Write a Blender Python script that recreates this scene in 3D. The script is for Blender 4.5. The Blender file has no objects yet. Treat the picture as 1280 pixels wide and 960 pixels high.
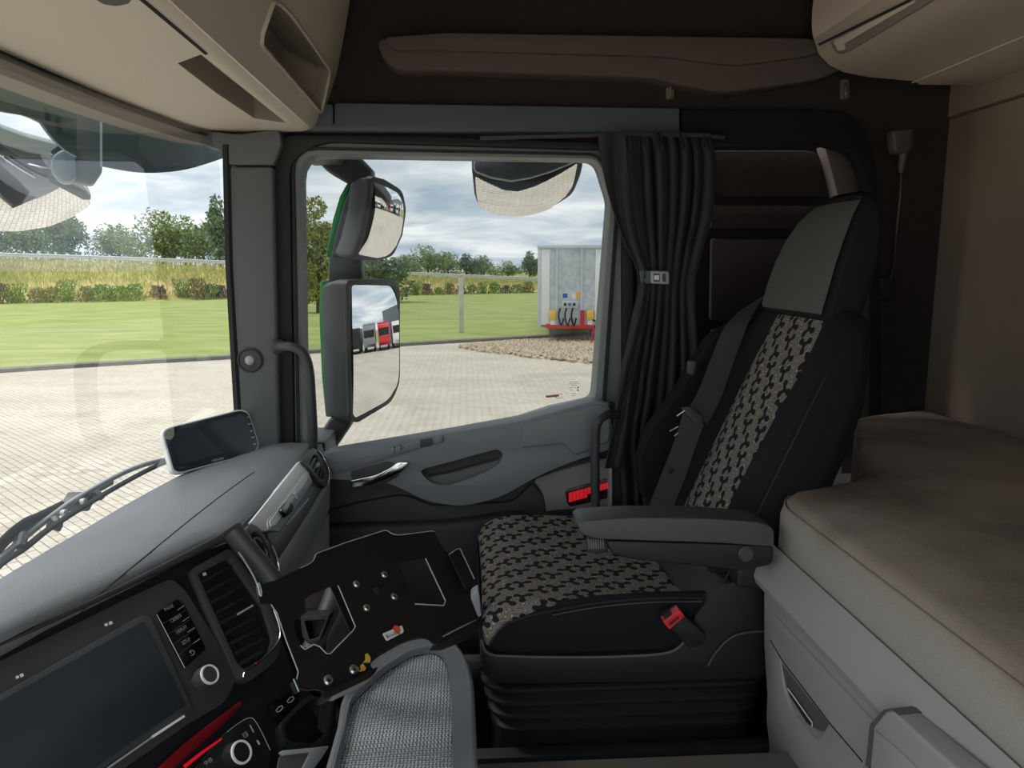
import bpy, bmesh, math, random
import numpy as np
from mathutils import Vector, Matrix
from mathutils.geometry import tessellate_polygon
random.seed(7)
rng = np.random.default_rng(7)
SC = bpy.context.scene
COL = SC.collection

# ------------------------------------------------------------------ camera, sky, sun, exposure
H = 2.75                                   # the lens stands 2.75 m above the yard, inside the high cab
F = 930.0; YAW = math.radians(3.4); PIT = math.radians(8.86)
fw = Vector((math.sin(YAW)*math.cos(PIT), math.cos(YAW)*math.cos(PIT), -math.sin(PIT)))
rt = Vector((math.cos(YAW), -math.sin(YAW), 0)); up = rt.cross(fw)
cam_d = bpy.data.cameras.new('camera'); cam_d.sensor_width = 36; cam_d.lens = 36*F/1280; cam_d.clip_start = .02; cam_d.clip_end = 900
cam = bpy.data.objects.new('camera', cam_d); COL.objects.link(cam)
cam.matrix_world = Matrix(((rt.x, up.x, -fw.x, 0), (rt.y, up.y, -fw.y, 0), (rt.z, up.z, -fw.z, H), (0, 0, 0, 1)))
SC.camera = cam
SC.view_settings.view_transform = 'Standard'; SC.view_settings.look = 'None'
SC.view_settings.exposure = 1.34; SC.view_settings.gamma = 1; SC.view_settings.use_curve_mapping = False

def node(nt, t, **k):
    n = nt.nodes.new(t)
    for a, v in k.items():
        if a == 'ins':
            for i, val in v.items():
                if hasattr(val, 'is_output'): nt.links.new(val, n.inputs[i])
                else: n.inputs[i].default_value = val
        else: setattr(n, a, v)
    return n
def mth(nt, op, a, b=0.0, c=0.0):
    n = node(nt, 'ShaderNodeMath', operation=op, ins={0: a, 1: b, 2: c}); return n.outputs[0]
def vmt(nt, op, a, b=(0,0,0), s=None):
    n = node(nt, 'ShaderNodeVectorMath', operation=op, ins={0: a})
    if op == 'SCALE': n.inputs['Scale'].default_value = s if not hasattr(s, 'is_output') else 1
    else:
        if hasattr(b, 'is_output'): nt.links.new(b, n.inputs[1])
        else: n.inputs[1].default_value = b
    if op == 'SCALE' and hasattr(s, 'is_output'): nt.links.new(s, n.inputs['Scale'])
    return n.outputs['Value'] if op in ('LENGTH', 'DOT_PRODUCT') else n.outputs[0]
def ramp(nt, fac, stops):
    r = node(nt, 'ShaderNodeValToRGB'); nt.links.new(fac, r.inputs[0]); e = r.color_ramp.elements
    while len(e) < len(stops): e.new(.5)
    for q, (p, c) in zip(e, stops): q.position = p; q.color = (*c, 1)
    return r.outputs[0]
def lin(c):
    return tuple(((v/255)/12.92 if v/255 <= .04045 else ((v/255+.055)/1.055)**2.4) for v in c)
def mixc(nt, fac, a, b, mode='MIX'):
    n = node(nt, 'ShaderNodeMix', data_type='RGBA', blend_type=mode)
    for i, v in ((0, fac), (6, a), (7, b)):
        if hasattr(v, 'is_output'): nt.links.new(v, n.inputs[i])
        else: n.inputs[i].default_value = v if i == 0 else (*v, 1)
    return n.outputs[2]

# overcast summer sky: a grey-blue base with layered clouds that run all round and thin overhead
w = bpy.data.worlds.new('sky'); SC.world = w; w.use_nodes = True; nt = w.node_tree; nt.nodes.clear()
tc = node(nt, 'ShaderNodeTexCoord').outputs['Generated']
sp = node(nt, 'ShaderNodeSeparateXYZ', ins={0: tc})
zz = mth(nt, 'ADD', mth(nt, 'MAXIMUM', sp.outputs[2], 0.0), .12)
cx = mth(nt, 'DIVIDE', sp.outputs[0], zz); cy = mth(nt, 'DIVIDE', sp.outputs[1], zz)
cv = node(nt, 'ShaderNodeCombineXYZ', ins={0: cx, 1: cy, 2: 0.0}).outputs[0]
n1 = node(nt, 'ShaderNodeTexNoise', ins={'Vector': cv, 'Scale': 1.15, 'Detail': 8.0, 'Roughness': .58, 'Distortion': .4}).outputs[0]
skyc = ramp(nt, n1, [(.3, lin((152, 168, 182))), (.43, lin((178, 188, 196))), (.53, lin((200, 206, 210))), (.64, lin((226, 228, 228)))])
bg = node(nt, 'ShaderNodeBackground', ins={0: skyc, 1: 1.32})
out = node(nt, 'ShaderNodeOutputWorld'); nt.links.new(bg.outputs[0], out.inputs[0])
sd = bpy.data.lights.new('sun', 'SUN'); sd.energy = 2.35; sd.angle = math.radians(28); sd.color = (1, .95, .88)
sun = bpy.data.objects.new('sun', sd); COL.objects.link(sun)
sun.rotation_euler = Vector((.62, -.1, -1)).to_track_quat('-Z', 'Y').to_euler()

# ------------------------------------------------------------------ picture measurement -> points in the place
def ray(px, py):
    return fw + rt*((px-640)/F) - up*((py-480)/F)
CAM = Vector((0, 0, H))
class Plane:
    def __init__(s, a, b=None, c=None, n=None):
        s.o = Vector(a); s.n = Vector(n).normalized() if n is not None else (Vector(b)-s.o).cross(Vector(c)-s.o).normalized()
        if s.n.dot(s.o-CAM) > 0: s.n = -s.n          # the normal looks at the lens side
    def at(s, px, py):
        d = ray(px, py); return CAM + d*((s.o-CAM).dot(s.n)/d.dot(s.n))
    def off(s, d): return Plane(s.o+s.n*d, n=s.n)
def PY(y): return Plane((0, y, H), n=(0, -1, 0))
def P(px, py, X=None, Y=None, Z=None):
    d = ray(px, py); t = X/d.x if X is not None else Y/d.y if Y is not None else Z/d.z
    return CAM + d*t
def V(x, y, z): return Vector((x, y, z+H))

# ------------------------------------------------------------------ mesh helpers
def rp(pts, r=0, n=4):
    """round the corners of a closed outline; a point may carry its own radius"""
    o = []; N = len(pts)
    for i in range(N):
        p = pts[i]; rr = p[2] if len(p) > 2 else r
        p = Vector(p[:2]); a = Vector(pts[i-1][:2]); b = Vector(pts[(i+1) % N][:2])
        da, db = a-p, b-p
        k = min(rr, da.length*.49, db.length*.49)
        if k <= 1e-6: o.append(p); continue
        s, e = p+da.normalized()*k, p+db.normalized()*k
        for j in range(n+1):
            t = j/n; o.append(s*(1-t)**2 + p*2*t*(1-t) + e*t*t)
    return o
def cr(pts, n=6, closed=False):
    """smooth curve through points (any dimension)"""
    pts = [Vector(p) for p in pts]; N = len(pts); o = []
    for i in range(N if closed else N-1):
        g = (lambda k: pts[k % N]) if closed else (lambda k: pts[max(0, min(N-1, k))])
        a, b, c, d = g(i-1), g(i), g(i+1), g(i+2)
        for j in range(n):
            t = j/n
            o.append(.5*((2*b)+(c-a)*t+(2*a-5*b+4*c-d)*t*t+(3*b-a-3*c+d)*t**3))
    if not closed: o.append(pts[-1])
    return o
MATS = {}
def finish(me, m, smooth=35):
    if m is not None:
        for q in (m if isinstance(m, (list, tuple)) else [m]): me.materials.append(MATS[q] if isinstance(q, str) else q)
    if smooth and len(me.polygons):
        me.polygons.foreach_set('use_smooth', [True]*len(me.polygons))
        me.set_sharp_from_angle(angle=math.radians(smooth))
def root_of(p):
    while p.parent: p = p.parent
    return p
def obj(name, bm, m, parent=None, smooth=35, bevel=0, seg=2):
    if bevel and len(bm.verts):
        bmesh.ops.remove_doubles(bm, verts=bm.verts, dist=1e-5)
        es = [e for e in bm.edges if len(e.link_faces) == 2 and e.calc_face_angle(0) > math.radians(40)]
        if es: bmesh.ops.bevel(bm, geom=es, offset=bevel, segments=seg, profile=.5, affect='EDGES', clamp_overlap=True)
    me = bpy.data.meshes.new(name); 
    base = root_of(parent).location.copy() if parent else None
    if base is None:
        lo = Vector((min(v.co.x for v in bm.verts)+max(v.co.x for v in bm.verts), min(v.co.y for v in bm.verts)+max(v.co.y for v in bm.verts), 2*min(v.co.z for v in bm.verts)))/2
        base = lo
    bmesh.ops.translate(bm, verts=bm.verts, vec=-base)
    bm.to_mesh(me); bm.free(); finish(me, m, smooth)
    o = bpy.data.objects.new(name, me); COL.objects.link(o)
    if parent: o.parent = parent
    else: o.location = base
    return o
def tag(o, label=None, cat=None, group=None, kind=None):
    if label: o['label'] = label
    if cat: o['category'] = cat
    if group: o['group'] = group
    if kind: o['kind'] = kind
    return o
def thing(name, label, cat, loc, group=None):
    o = bpy.data.objects.new(name, None); COL.objects.link(o); o.location = loc; o.empty_display_size = .05
    return tag(o, label, cat, group)
def struct(name, label, loc):
    o = bpy.data.objects.new(name, None); COL.objects.link(o); o.location = loc; o.empty_display_size = .05
    return tag(o, label, None, None, 'structure')
def prism(bm, outer, vec, holes=()):
    """closed solid from a planar outline with holes, pushed along vec"""
    loops = [list(map(Vector, outer))] + [list(map(Vector, h)) for h in holes]
    flat = [p for l in loops for p in l]
    a = [bm.verts.new(p) for p in flat]; b = [bm.verts.new(p+vec) for p in flat]
    if not holes:
        fs = [bm.faces.new(a), bm.faces.new(b[::-1])]
    else:
        fs = []
        for t in tessellate_polygon(loops):
            try: fs.append(bm.faces.new([a[i] for i in t])); fs.append(bm.faces.new([b[i] for i in t][::-1]))
            except ValueError: pass
    k = 0
    for l in loops:
        n = len(l)
        for i in range(n):
            j = (i+1) % n
            try: fs.append(bm.faces.new((a[k+i], b[k+i], b[k+j], a[k+j])))
            except ValueError: pass
        k += n
    bmesh.ops.recalc_face_normals(bm, faces=fs)
    return fs
def slab(name, pts, pl, th, m, parent=None, holes=(), r=0, bevel=0, hr=None, seg=2, smooth=35, n=4, bm=None):
    """a plate whose face outline was measured on plane pl, th thick behind it"""
    own = bm is None
    if own: bm = bmesh.new()
    o = [pl.at(*p) for p in rp(pts, r, n)]
    hs = [[pl.at(*p) for p in rp(h, r if hr is None else hr, n)] for h in holes]
    prism(bm, o, -pl.n*th, hs)
    return obj(name, bm, m, parent, smooth, bevel, seg) if own else None
def box(bm, c, s, rot=None):
    M = Matrix.Translation(Vector(c)) @ (rot.to_4x4() if rot is not None else Matrix()) @ Matrix.Diagonal((*s, 1))
    return bmesh.ops.create_cube(bm, size=1, matrix=M)
def bx(name, lo, hi, m, parent=None, bevel=0, seg=2):
    bm = bmesh.new(); lo, hi = Vector(lo), Vector(hi); box(bm, (lo+hi)/2, hi-lo); return obj(name, bm, m, parent, 35, bevel, seg)
def tube_bm(bm, pts, r, seg=10, caps=True, flat=1.0, closed=False):
    pts = [Vector(p) for p in pts]; N = len(pts); rings = []; nrm = None
    for i, p in enumerate(pts):
        if closed: t = pts[(i+1) % N]-pts[i-1]
        else: t = pts[min(i+1, N-1)]-pts[max(i-1, 0)]
        t.normalize()
        if nrm is None: nrm = t.orthogonal().normalized() if abs(t.z) > .9 else Vector((0, 0, 1))-t*t.z
        nrm = (nrm-t*nrm.dot(t)).normalized(); b = t.cross(nrm)
        rr = r[i] if isinstance(r, (list, tuple)) else r
        rings.append([bm.verts.new(p+nrm*math.cos(a)*rr+b*math.sin(a)*rr*flat) for a in [2*math.pi*k/seg for k in range(seg)]])
    fs = []
    for i in range(N if closed else N-1):
        A, B = rings[i], rings[(i+1) % N]
        for k in range(seg): fs.append(bm.faces.new((A[k], A[(k+1) % seg], B[(k+1) % seg], B[k])))
    if caps and not closed: fs.append(bm.faces.new(rings[0][::-1])); fs.append(bm.faces.new(rings[-1]))
    bmesh.ops.recalc_face_normals(bm, faces=fs)
def tube(name, pts, r, m, parent=None, seg=10, closed=False, flat=1.0):
    bm = bmesh.new(); tube_bm(bm, pts, r, seg, True, flat, closed); return obj(name, bm, m, parent, 50)
def loft(bm, rings, closed=True, caps=True):
    R = [[bm.verts.new(p) for p in r] for r in rings]; fs = []; n = len(R[0])
    for A, B in zip(R, R[1:]):
        for k in range(n if closed else n-1): fs.append(bm.faces.new((A[k], A[(k+1) % n], B[(k+1) % n], B[k])))
    if caps and closed: fs.append(bm.faces.new(R[0][::-1])); fs.append(bm.faces.new(R[-1]))
    bmesh.ops.recalc_face_normals(bm, faces=fs); return fs
def lathe(bm, prof, o, ax, seg=28):
    ax = Vector(ax).normalized(); u = ax.orthogonal().normalized(); v = ax.cross(u); o = Vector(o)
    loft(bm, [[o+ax*h+u*r*math.cos(2*math.pi*k/seg)+v*r*math.sin(2*math.pi*k/seg) for k in range(seg)] for r, h in prof])
def turned(name, prof, o, ax, m, parent=None, seg=28):
    bm = bmesh.new(); lathe(bm, prof, o, ax, seg); return obj(name, bm, m, parent, 35)
def lettering(name, body, pl, p0, p1, size, m, parent, lift=.0006):
    """flat print: starts at pixel p0 and runs toward p1 on plane pl, size = letter height in metres"""
    cu = bpy.data.curves.new(name, 'FONT'); cu.body = body; cu.size = size*1.4; cu.resolution_u = 2
    tmp = bpy.data.objects.new('tmp', cu); COL.objects.link(tmp)
    dg = bpy.context.evaluated_depsgraph_get(); dg.update()
    me = bpy.data.meshes.new_from_object(tmp.evaluated_get(dg)); bpy.data.objects.remove(tmp)
    a = pl.at(*p0)+pl.n*lift; r_ = (pl.at(*p1)-pl.at(*p0)); wd = r_.length; r_.normalize(); u_ = pl.n.cross(r_)
    base = root_of(parent).location
    xs = [v.co.x for v in me.vertices] or [0]; k = wd/max(1e-6, max(xs)-min(xs)) if wd > 0 else 1
    for v in me.vertices:
        v.co = a+r_*((v.co.x-min(xs))*k)+u_*v.co.y - base
    finish(me, m, 0)
    o = bpy.data.objects.new(name, me); COL.objects.link(o); o.parent = parent; return o
def copy_tree(o, parent=None):
    c = o.copy(); COL.objects.link(c)
    if parent: c.parent = parent
    for ch in list(o.children): copy_tree(ch, c)
    return c
def cards(name, n, fn, m, parent=None, kind=None, shape='leaf'):
    """n small leaf blades; fn(i) -> centre, size, optional axis"""
    vs = []; fs = []
    for i in range(n):
        c, s, ax = fn(i)
        a = Vector(rng.normal(size=3)).normalized() if ax is None else Vector(ax)
        b = a.cross(Vector(rng.normal(size=3))).normalized()
        wd = .45 if shape == 'leaf' else .09
        k = len(vs); c = Vector(c)
        vs += [c-a*s*.5, c+b*s*wd*.5, c+a*s*.5, c-b*s*wd*.5]; fs.append((k, k+1, k+2, k+3))
    me = bpy.data.meshes.new(name)
    base = root_of(parent).location.copy() if parent else Vector((sum(v.x for v in vs)/len(vs), sum(v.y for v in vs)/len(vs), min(v.z for v in vs)))
    me.from_pydata([tuple(v-base) for v in vs], [], fs); finish(me, m, 0)
    o = bpy.data.objects.new(name, me); COL.objects.link(o)
    if parent: o.parent = parent
    else: o.location = base
    if kind: o['kind'] = kind
    return o

# ------------------------------------------------------------------ materials
def M(name, c, rough=.6, metal=0, grain=0, gs=900, var=0, vs=6, spec=.5, emit=0, coat=0, c2=None):
    """plain surface with procedural grain (bump) and slow colour variation"""
    m = bpy.data.materials.new(name); m.use_nodes = True; nt = m.node_tree; b = nt.nodes['Principled BSDF']
    col = lin(c)
    b.inputs['Roughness'].default_value = rough; b.inputs['Metallic'].default_value = metal
    b.inputs['Specular IOR Level'].default_value = spec; b.inputs['Coat Weight'].default_value = coat
    geo = node(nt, 'ShaderNodeNewGeometry').outputs['Position']
    if var or c2:
        nz = node(nt, 'ShaderNodeTexNoise', ins={'Vector': geo, 'Scale': vs, 'Detail': 5.0}).outputs[0]
        d = tuple(v*(1-var) for v in col) if c2 is None else lin(c2)
        nt.links.new(mixc(nt, ramp(nt, nz, [(.38, (0, 0, 0)), (.62, (1, 1, 1))]), col, d), b.inputs['Base Color'])
    else:
        b.inputs['Base Color'].default_value = (*col, 1)
    if grain:
        nz = node(nt, 'ShaderNodeTexNoise', ins={'Vector': geo, 'Scale': gs, 'Detail': 2.0}).outputs[0]
        bp = node(nt, 'ShaderNodeBump', ins={'Strength': grain, 'Distance': .0006, 'Height': nz})
        nt.links.new(bp.outputs[0], b.inputs['Normal'])
    if emit:
        b.inputs['Emission Color'].default_value = (*col, 1); b.inputs['Emission Strength'].default_value = emit
    MATS[name] = m; return m
M('dash', (112, 116, 121), .5, grain=1.0, gs=330, var=.1)
M('dash_dark', (60, 62, 65), .5, grain=.3, gs=700)
M('pillar', (94, 97, 99), .6, grain=.3)
M('door_frame', (122, 127, 131), .5, grain=.2)
M('rubber', (34, 36, 38), .75)
M('door_grey', (124, 129, 133), .55, grain=.35)
M('door_dark', (62, 64, 67), .65, grain=.3)
M('door_pocket', (104, 106, 106), .7, grain=.3)
M('door_light', (140, 137, 133), .7, grain=.3)
M('wall_cloth', (56, 50, 50), .95, grain=.9, gs=700, var=.15, vs=40, spec=.2)
M('wall_dark', (34, 32, 33), .9, grain=.6, spec=.2)
M('header', (84, 91, 100), .7, grain=.2)
M('roll', (92, 83, 81), .85, grain=.5, spec=.3)
M('back_wall', (150, 134, 122), .9, grain=.5, var=.1, vs=3, spec=.3)
M('shelf', (205, 194, 180), .7, grain=.35, gs=400, spec=.4)
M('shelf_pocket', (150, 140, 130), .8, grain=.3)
M('locker', (206, 190, 176), .65, grain=.25)
M('beige', (128, 120, 114), .65, grain=.3)
M('cabinet', (166, 159, 158), .5, grain=.3, gs=500)
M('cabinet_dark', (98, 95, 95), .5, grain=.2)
M('black', (22, 23, 25), .55, grain=.3, gs=600)
M('black_soft', (30, 30, 32), .9, grain=.6, gs=900, spec=.2)
M('black_gloss', (12, 13, 15), .12)
M('screen_glass', (44, 53, 58), .3, coat=.15)
M('bracket', (27, 26, 28), .42, grain=.15, gs=300, spec=.4)
M('steel', (190, 190, 188), .3, 1)
M('chrome', (215, 218, 220), .16, 1)
M('silver', (232, 234, 236), .3, 0, grain=.15)
M('silver_dark', (168, 173, 178), .4, .1)
M('white_print', (215, 218, 220), .6)
M('grey_print', (150, 152, 154), .6)
M('sticker', (226, 224, 222), .5)
M('orange', (222, 84, 40), .5)
M('yellow', (222, 184, 70), .5)
M('green_dot', (120, 130, 40), .5)
M('red_plastic', (214, 44, 48), .4)
M('reflector_dark', (60, 20, 24), .3)
M('reflector', (240, 44, 54), .25, emit=.12)  # reflector is no lamp; slight emission stands in for light thrown back
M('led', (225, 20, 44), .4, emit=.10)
M('red_glow', (110, 14, 26), .3)  # red glow on the centre stack, put into the colour
M('seat_plain', (96, 92, 90), .95, grain=.9, gs=1200, spec=.2)
M('seat_dark', (32, 32, 34), .95, grain=.8, gs=1200, spec=.2)
M('arm_pad', (70, 71, 73), .5, grain=.4)
M('belt', (50, 51, 54), .7, grain=.6, gs=1500)
M('curtain', (62, 63, 66), .9, grain=.5, gs=1500, spec=.2)
M('green_paint', (44, 158, 82), .35, coat=.4)
M('mirror_plastic', (84, 88, 92), .6, grain=.4, gs=300)
M('visor_out', (116, 130, 142), .4)
M('galv', (196, 206, 210), .5, .1, var=.2, vs=5)
M('rail', (198, 204, 208), .5, .2)
M('trailer_white', (226, 228, 228), .5)
M('trailer_grey', (196, 200, 204), .5)
M('concrete', (205, 202, 194), .85, var=.15, vs=4)
M('kerb', (118, 116, 112), .9, var=.2, vs=3)
M('tyre', (28, 28, 28), .8)
M('bark', (92, 76, 60), .9, var=.3, vs=8)
M('lorry_red', (196, 40, 48), .4); M('lorry_blue', (40, 88, 170), .4); M('lorry_grey', (120, 126, 132), .5); M('lorry_white', (222, 222, 220), .4)
M('shed', (120, 128, 136), .6)
M('lamp_head', (70, 67, 64), .5)
M('kerb_grey', (158, 168, 178), .5)
M('dull_metal', (60, 58, 56), .4, .5)
M('hook', (116, 104, 96), .5)
mm = bpy.data.materials.new('mirror'); mm.use_nodes = True; b = mm.node_tree.nodes['Principled BSDF']
b.inputs['Base Color'].default_value = (.93, .94, .95, 1); b.inputs['Metallic'].default_value = 1; b.inputs['Roughness'].default_value = .01; MATS['mirror'] = mm
# cup-drawer and tray textures
def rib_material(name, c, c2, sc=210):
    m = bpy.data.materials.new(name); m.use_nodes = True; nt = m.node_tree; b = nt.nodes['Principled BSDF']
    geo = node(nt, 'ShaderNodeNewGeometry').outputs['Position']
    vo = node(nt, 'ShaderNodeTexVoronoi', feature='F1', ins={'Vector': vmt(nt, 'MULTIPLY', geo, (1, 1, 0)), 'Scale': sc, 'Randomness': 0.0})
    f = ramp(nt, vo.outputs['Distance'], [(.25, (1, 1, 1)), (.5, (0, 0, 0))])
    nt.links.new(mixc(nt, f, lin(c2), lin(c)), b.inputs['Base Color']); b.inputs['Roughness'].default_value = .42
    bp = node(nt, 'ShaderNodeBump', ins={'Strength': .7, 'Distance': .002, 'Height': f}); nt.links.new(bp.outputs[0], b.inputs['Normal']); MATS[name] = m
rib_material('tray_mat', (196, 200, 204), (112, 116, 120))
# windscreen and door glass: lightly tinted
def glass(name, tint):
    m = bpy.data.materials.new(name); m.use_nodes = True; nt = m.node_tree; nt.nodes.clear()
    t = node(nt, 'ShaderNodeBsdfTransparent', ins={0: (*tint, 1)}); g = node(nt, 'ShaderNodeBsdfGlossy', ins={0: (1, 1, 1, 1), 'Roughness': .02})
    fr = node(nt, 'ShaderNodeFresnel', ins={0: 1.45}); mx = node(nt, 'ShaderNodeMixShader', ins={0: mth(nt, 'MULTIPLY', fr.outputs[0], .2)})
    nt.links.new(t.outputs[0], mx.inputs[1]); nt.links.new(g.outputs[0], mx.inputs[2])
    o = node(nt, 'ShaderNodeOutputMaterial'); nt.links.new(mx.outputs[0], o.inputs[0]); MATS[name] = m
glass('glass', (.575, .585, .585)); glass('visor_smoke', (.40, .47, .53))
# woven seat cloth: three-lobed dark motifs on a grey ground with thin pale curls
def motif(name, axes):
    m = bpy.data.materials.new(name); m.use_nodes = True; nt = m.node_tree; b = nt.nodes['Principled BSDF']
    geo = node(nt, 'ShaderNodeNewGeometry').outputs['Position']
    U = vmt(nt, 'DOT_PRODUCT', geo, axes[0]); W = vmt(nt, 'DOT_PRODUCT', geo, axes[1])
    cw, ch = .066, .064
    best = None
    for lay, (ou, ow, rot) in enumerate(((0, 0, .3), (.46, .5, 1.15))):
        u = mth(nt, 'ADD', mth(nt, 'DIVIDE', U, cw), ou); w_ = mth(nt, 'ADD', mth(nt, 'DIVIDE', W, ch), ow)
        row = mth(nt, 'FLOOR', w_); u = mth(nt, 'ADD', u, mth(nt, 'MULTIPLY', row, .37)); 
        col = mth(nt, 'FLOOR', u)
        fu = mth(nt, 'MULTIPLY', mth(nt, 'SUBTRACT', mth(nt, 'SUBTRACT', u, col), .5), cw); fw_ = mth(nt, 'MULTIPLY', mth(nt, 'SUBTRACT', mth(nt, 'SUBTRACT', w_, row), .5), ch)
        p = node(nt, 'ShaderNodeCombineXYZ', ins={0: fu, 1: fw_, 2: 0.0}).outputs[0]
        for k in range(3):
            a = rot+k*2.094; d = (math.cos(a), math.sin(a), 0); L = .0148
            t = mth(nt, 'MINIMUM', mth(nt, 'MAXIMUM', vmt(nt, 'DOT_PRODUCT', p, d), 0.0), L)
            q = vmt(nt, 'SUBTRACT', p, vmt(nt, 'SCALE', d, s=t))
            e1 = mth(nt, 'SUBTRACT', vmt(nt, 'LENGTH', q), .0042)
            e2 = mth(nt, 'SUBTRACT', vmt(nt, 'LENGTH', vmt(nt, 'SUBTRACT', p, tuple(v*L for v in d))), .0068)
            e = mth(nt, 'MINIMUM', e1, e2)
            best = e if best is None else mth(nt, 'MINIMUM', best, e)
    mask = ramp(nt, mth(nt, 'MULTIPLY', best, 300), [(0, (1, 1, 1)), (.25, (0, 0, 0))])
    vv = node(nt, 'ShaderNodeCombineXYZ', ins={0: U, 1: W, 2: 0.0}).outputs[0]
    wn = node(nt, 'ShaderNodeTexNoise', ins={'Vector': vv, 'Scale': 60.0, 'Detail': 0.0}).outputs[0]
    rings = mth(nt, 'ABSOLUTE', mth(nt, 'SUBTRACT', mth(nt, 'FRACT', mth(nt, 'MULTIPLY', wn, 7.0)), .5))
    lines = ramp(nt, rings, [(.06, (1, 1, 1)), (.14, (0, 0, 0))])
    c = mixc(nt, lines, lin((112, 106, 102)), lin((176, 164, 150)))
    halo = ramp(nt, mth(nt, 'MULTIPLY', best, 300), [(.45, (0, 0, 0)), (.6, (1, 1, 1)), (.8, (0, 0, 0))])
    c = mixc(nt, mth(nt, 'MULTIPLY', halo, .5), c, lin((160, 150, 138)))
    c = mixc(nt, mask, c, lin((34, 37, 40)))
    nt.links.new(c, b.inputs['Base Color']); b.inputs['Roughness'].default_value = .95; b.inputs['Specular IOR Level'].default_value = .2
    nz = node(nt, 'ShaderNodeTexNoise', ins={'Vector': geo, 'Scale': 1400.0}).outputs[0]
    bp = node(nt, 'ShaderNodeBump', ins={'Strength': .5, 'Distance': .0006, 'Height': nz}); nt.links.new(bp.outputs[0], b.inputs['Normal']); MATS[name] = m
motif('motif_seat', ((0, 1, .8), (1, 0, .55))); motif('motif_back', ((0, 1, 0), (.4, 0, .92)))
# bunk cloth with brown soiling of its own
m = M('bunk', (168, 160, 150), .95, spec=.2); nt = m.node_tree; b = nt.nodes['Principled BSDF']
geo = node(nt, 'ShaderNodeNewGeometry').outputs['Position']
a1 = node(nt, 'ShaderNodeTexNoise', ins={'Vector': geo, 'Scale': 4.5, 'Detail': 4.0}).outputs[0]
a2 = node(nt, 'ShaderNodeTexNoise', ins={'Vector': geo, 'Scale': 420.0, 'Detail': 2.0}).outputs[0]
sz = node(nt, 'ShaderNodeSeparateXYZ', ins={0: geo}).outputs[2]
topm = ramp(nt, mth(nt, 'MULTIPLY', mth(nt, 'SUBTRACT', sz, H-.45), 14.0), [(.2, (.0, .0, .0)), (.75, (1, 1, 1))])
c = mixc(nt, ramp(nt, a1, [(.4, (0, 0, 0)), (.66, (1, 1, 1))]), lin((156, 144, 132)), lin((116, 103, 92)))
c = mixc(nt, topm, lin((158, 154, 147)), c)
c = mixc(nt, mth(nt, 'MULTIPLY', ramp(nt, a2, [(.45, (0, 0, 0)), (.6, (1, 1, 1))]), .16), c, (.5, .47, .43))
nt.links.new(c, b.inputs['Base Color'])
bp = node(nt, 'ShaderNodeBump', ins={'Strength': .6, 'Distance': .0012, 'Height': a2}); nt.links.new(bp.outputs[0], b.inputs['Normal'])
# outdoors
def patchy(name, cs, scale, rough=.9, bump=0, bs=30, stretch=(1, 1, 1), fine=0):
    m = bpy.data.materials.new(name); m.use_nodes = True; nt = m.node_tree; b = nt.nodes['Principled BSDF']
    geo = vmt(nt, 'MULTIPLY', node(nt, 'ShaderNodeNewGeometry').outputs['Position'], stretch)
    nz = node(nt, 'ShaderNodeTexNoise', ins={'Vector': geo, 'Scale': scale, 'Detail': 8.0, 'Roughness': .65}).outputs[0]
    st = [(.3+.4*i/(len(cs)-1), lin(c)) for i, c in enumerate(cs)]
    nt.links.new(ramp(nt, nz, st), b.inputs['Base Color']); b.inputs['Roughness'].default_value = rough; b.inputs['Specular IOR Level'].default_value = .2
    if bump:
        z2 = node(nt, 'ShaderNodeTexNoise', ins={'Vector': geo, 'Scale': bs, 'Detail': 4.0}).outputs[0]
        bp = node(nt, 'ShaderNodeBump', ins={'Strength': bump, 'Distance': .05, 'Height': z2}); nt.links.new(bp.outputs[0], b.inputs['Normal'])
    MATS[name] = m; return m
patchy('lawn', [(124, 138, 72), (144, 156, 90), (166, 171, 112)], .9, bump=.3, stretch=(.35, 1, 1))
patchy('bank', [(128, 138, 62), (168, 160, 92), (198, 176, 124), (150, 156, 76)], .25, bump=.5, bs=6)
patchy('field', [(120, 140, 80), (150, 160, 96)], .05)
patchy('gravel', [(150, 134, 114), (186, 170, 148), (206, 192, 170)], 6, bump=.5, bs=20)
patchy('paver', [(178, 171, 157), (198, 190, 176), (208, 201, 188)], .8)
patchy('paver_b', [(170, 162, 148), (188, 180, 164), (202, 194, 180)], 1.3)
patchy('joint', [(146, 138, 122), (160, 152, 134)], 5)
# far paving: the same blocks at a size the eye no longer separates
m = bpy.data.materials.new('paving_far'); m.use_nodes = True; nt = m.node_tree; b = nt.nodes['Principled BSDF']; MATS['paving_far'] = m
geo = node(nt, 'ShaderNodeNewGeometry').outputs['Position']
mp = node(nt, 'ShaderNodeMapping', ins={0: geo}); mp.inputs['Rotation'].default_value = (0, 0, math.radians(45))
bk = node(nt, 'ShaderNodeTexBrick', ins={'Vector': mp.outputs[0], 'Scale': 1.0, 'Mortar Size': .007, 'Brick Width': .21, 'Row Height': .105, 'Mortar Smooth': .3})
bk.inputs['Color1'].default_value = (*lin((198, 190, 176)), 1); bk.inputs['Color2'].default_value = (*lin((188, 180, 165)), 1); bk.inputs['Mortar'].default_value = (*lin((140, 132, 114)), 1)
nz = node(nt, 'ShaderNodeTexNoise', ins={'Vector': vmt(nt, 'MULTIPLY', geo, (.3, .8, 1)), 'Scale': .8, 'Detail': 8.0, 'Roughness': .65}).outputs[0]
dirt = ramp(nt, nz, [(.3, (.80, .78, .74)), (.5, (1, 1, 1)), (.7, (1.12, 1.12, 1.1))])
nt.links.new(mixc(nt, 1.0, bk.outputs[0], dirt, 'MULTIPLY'), b.inputs['Base Color']); b.inputs['Roughness'].default_value = .85
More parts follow.
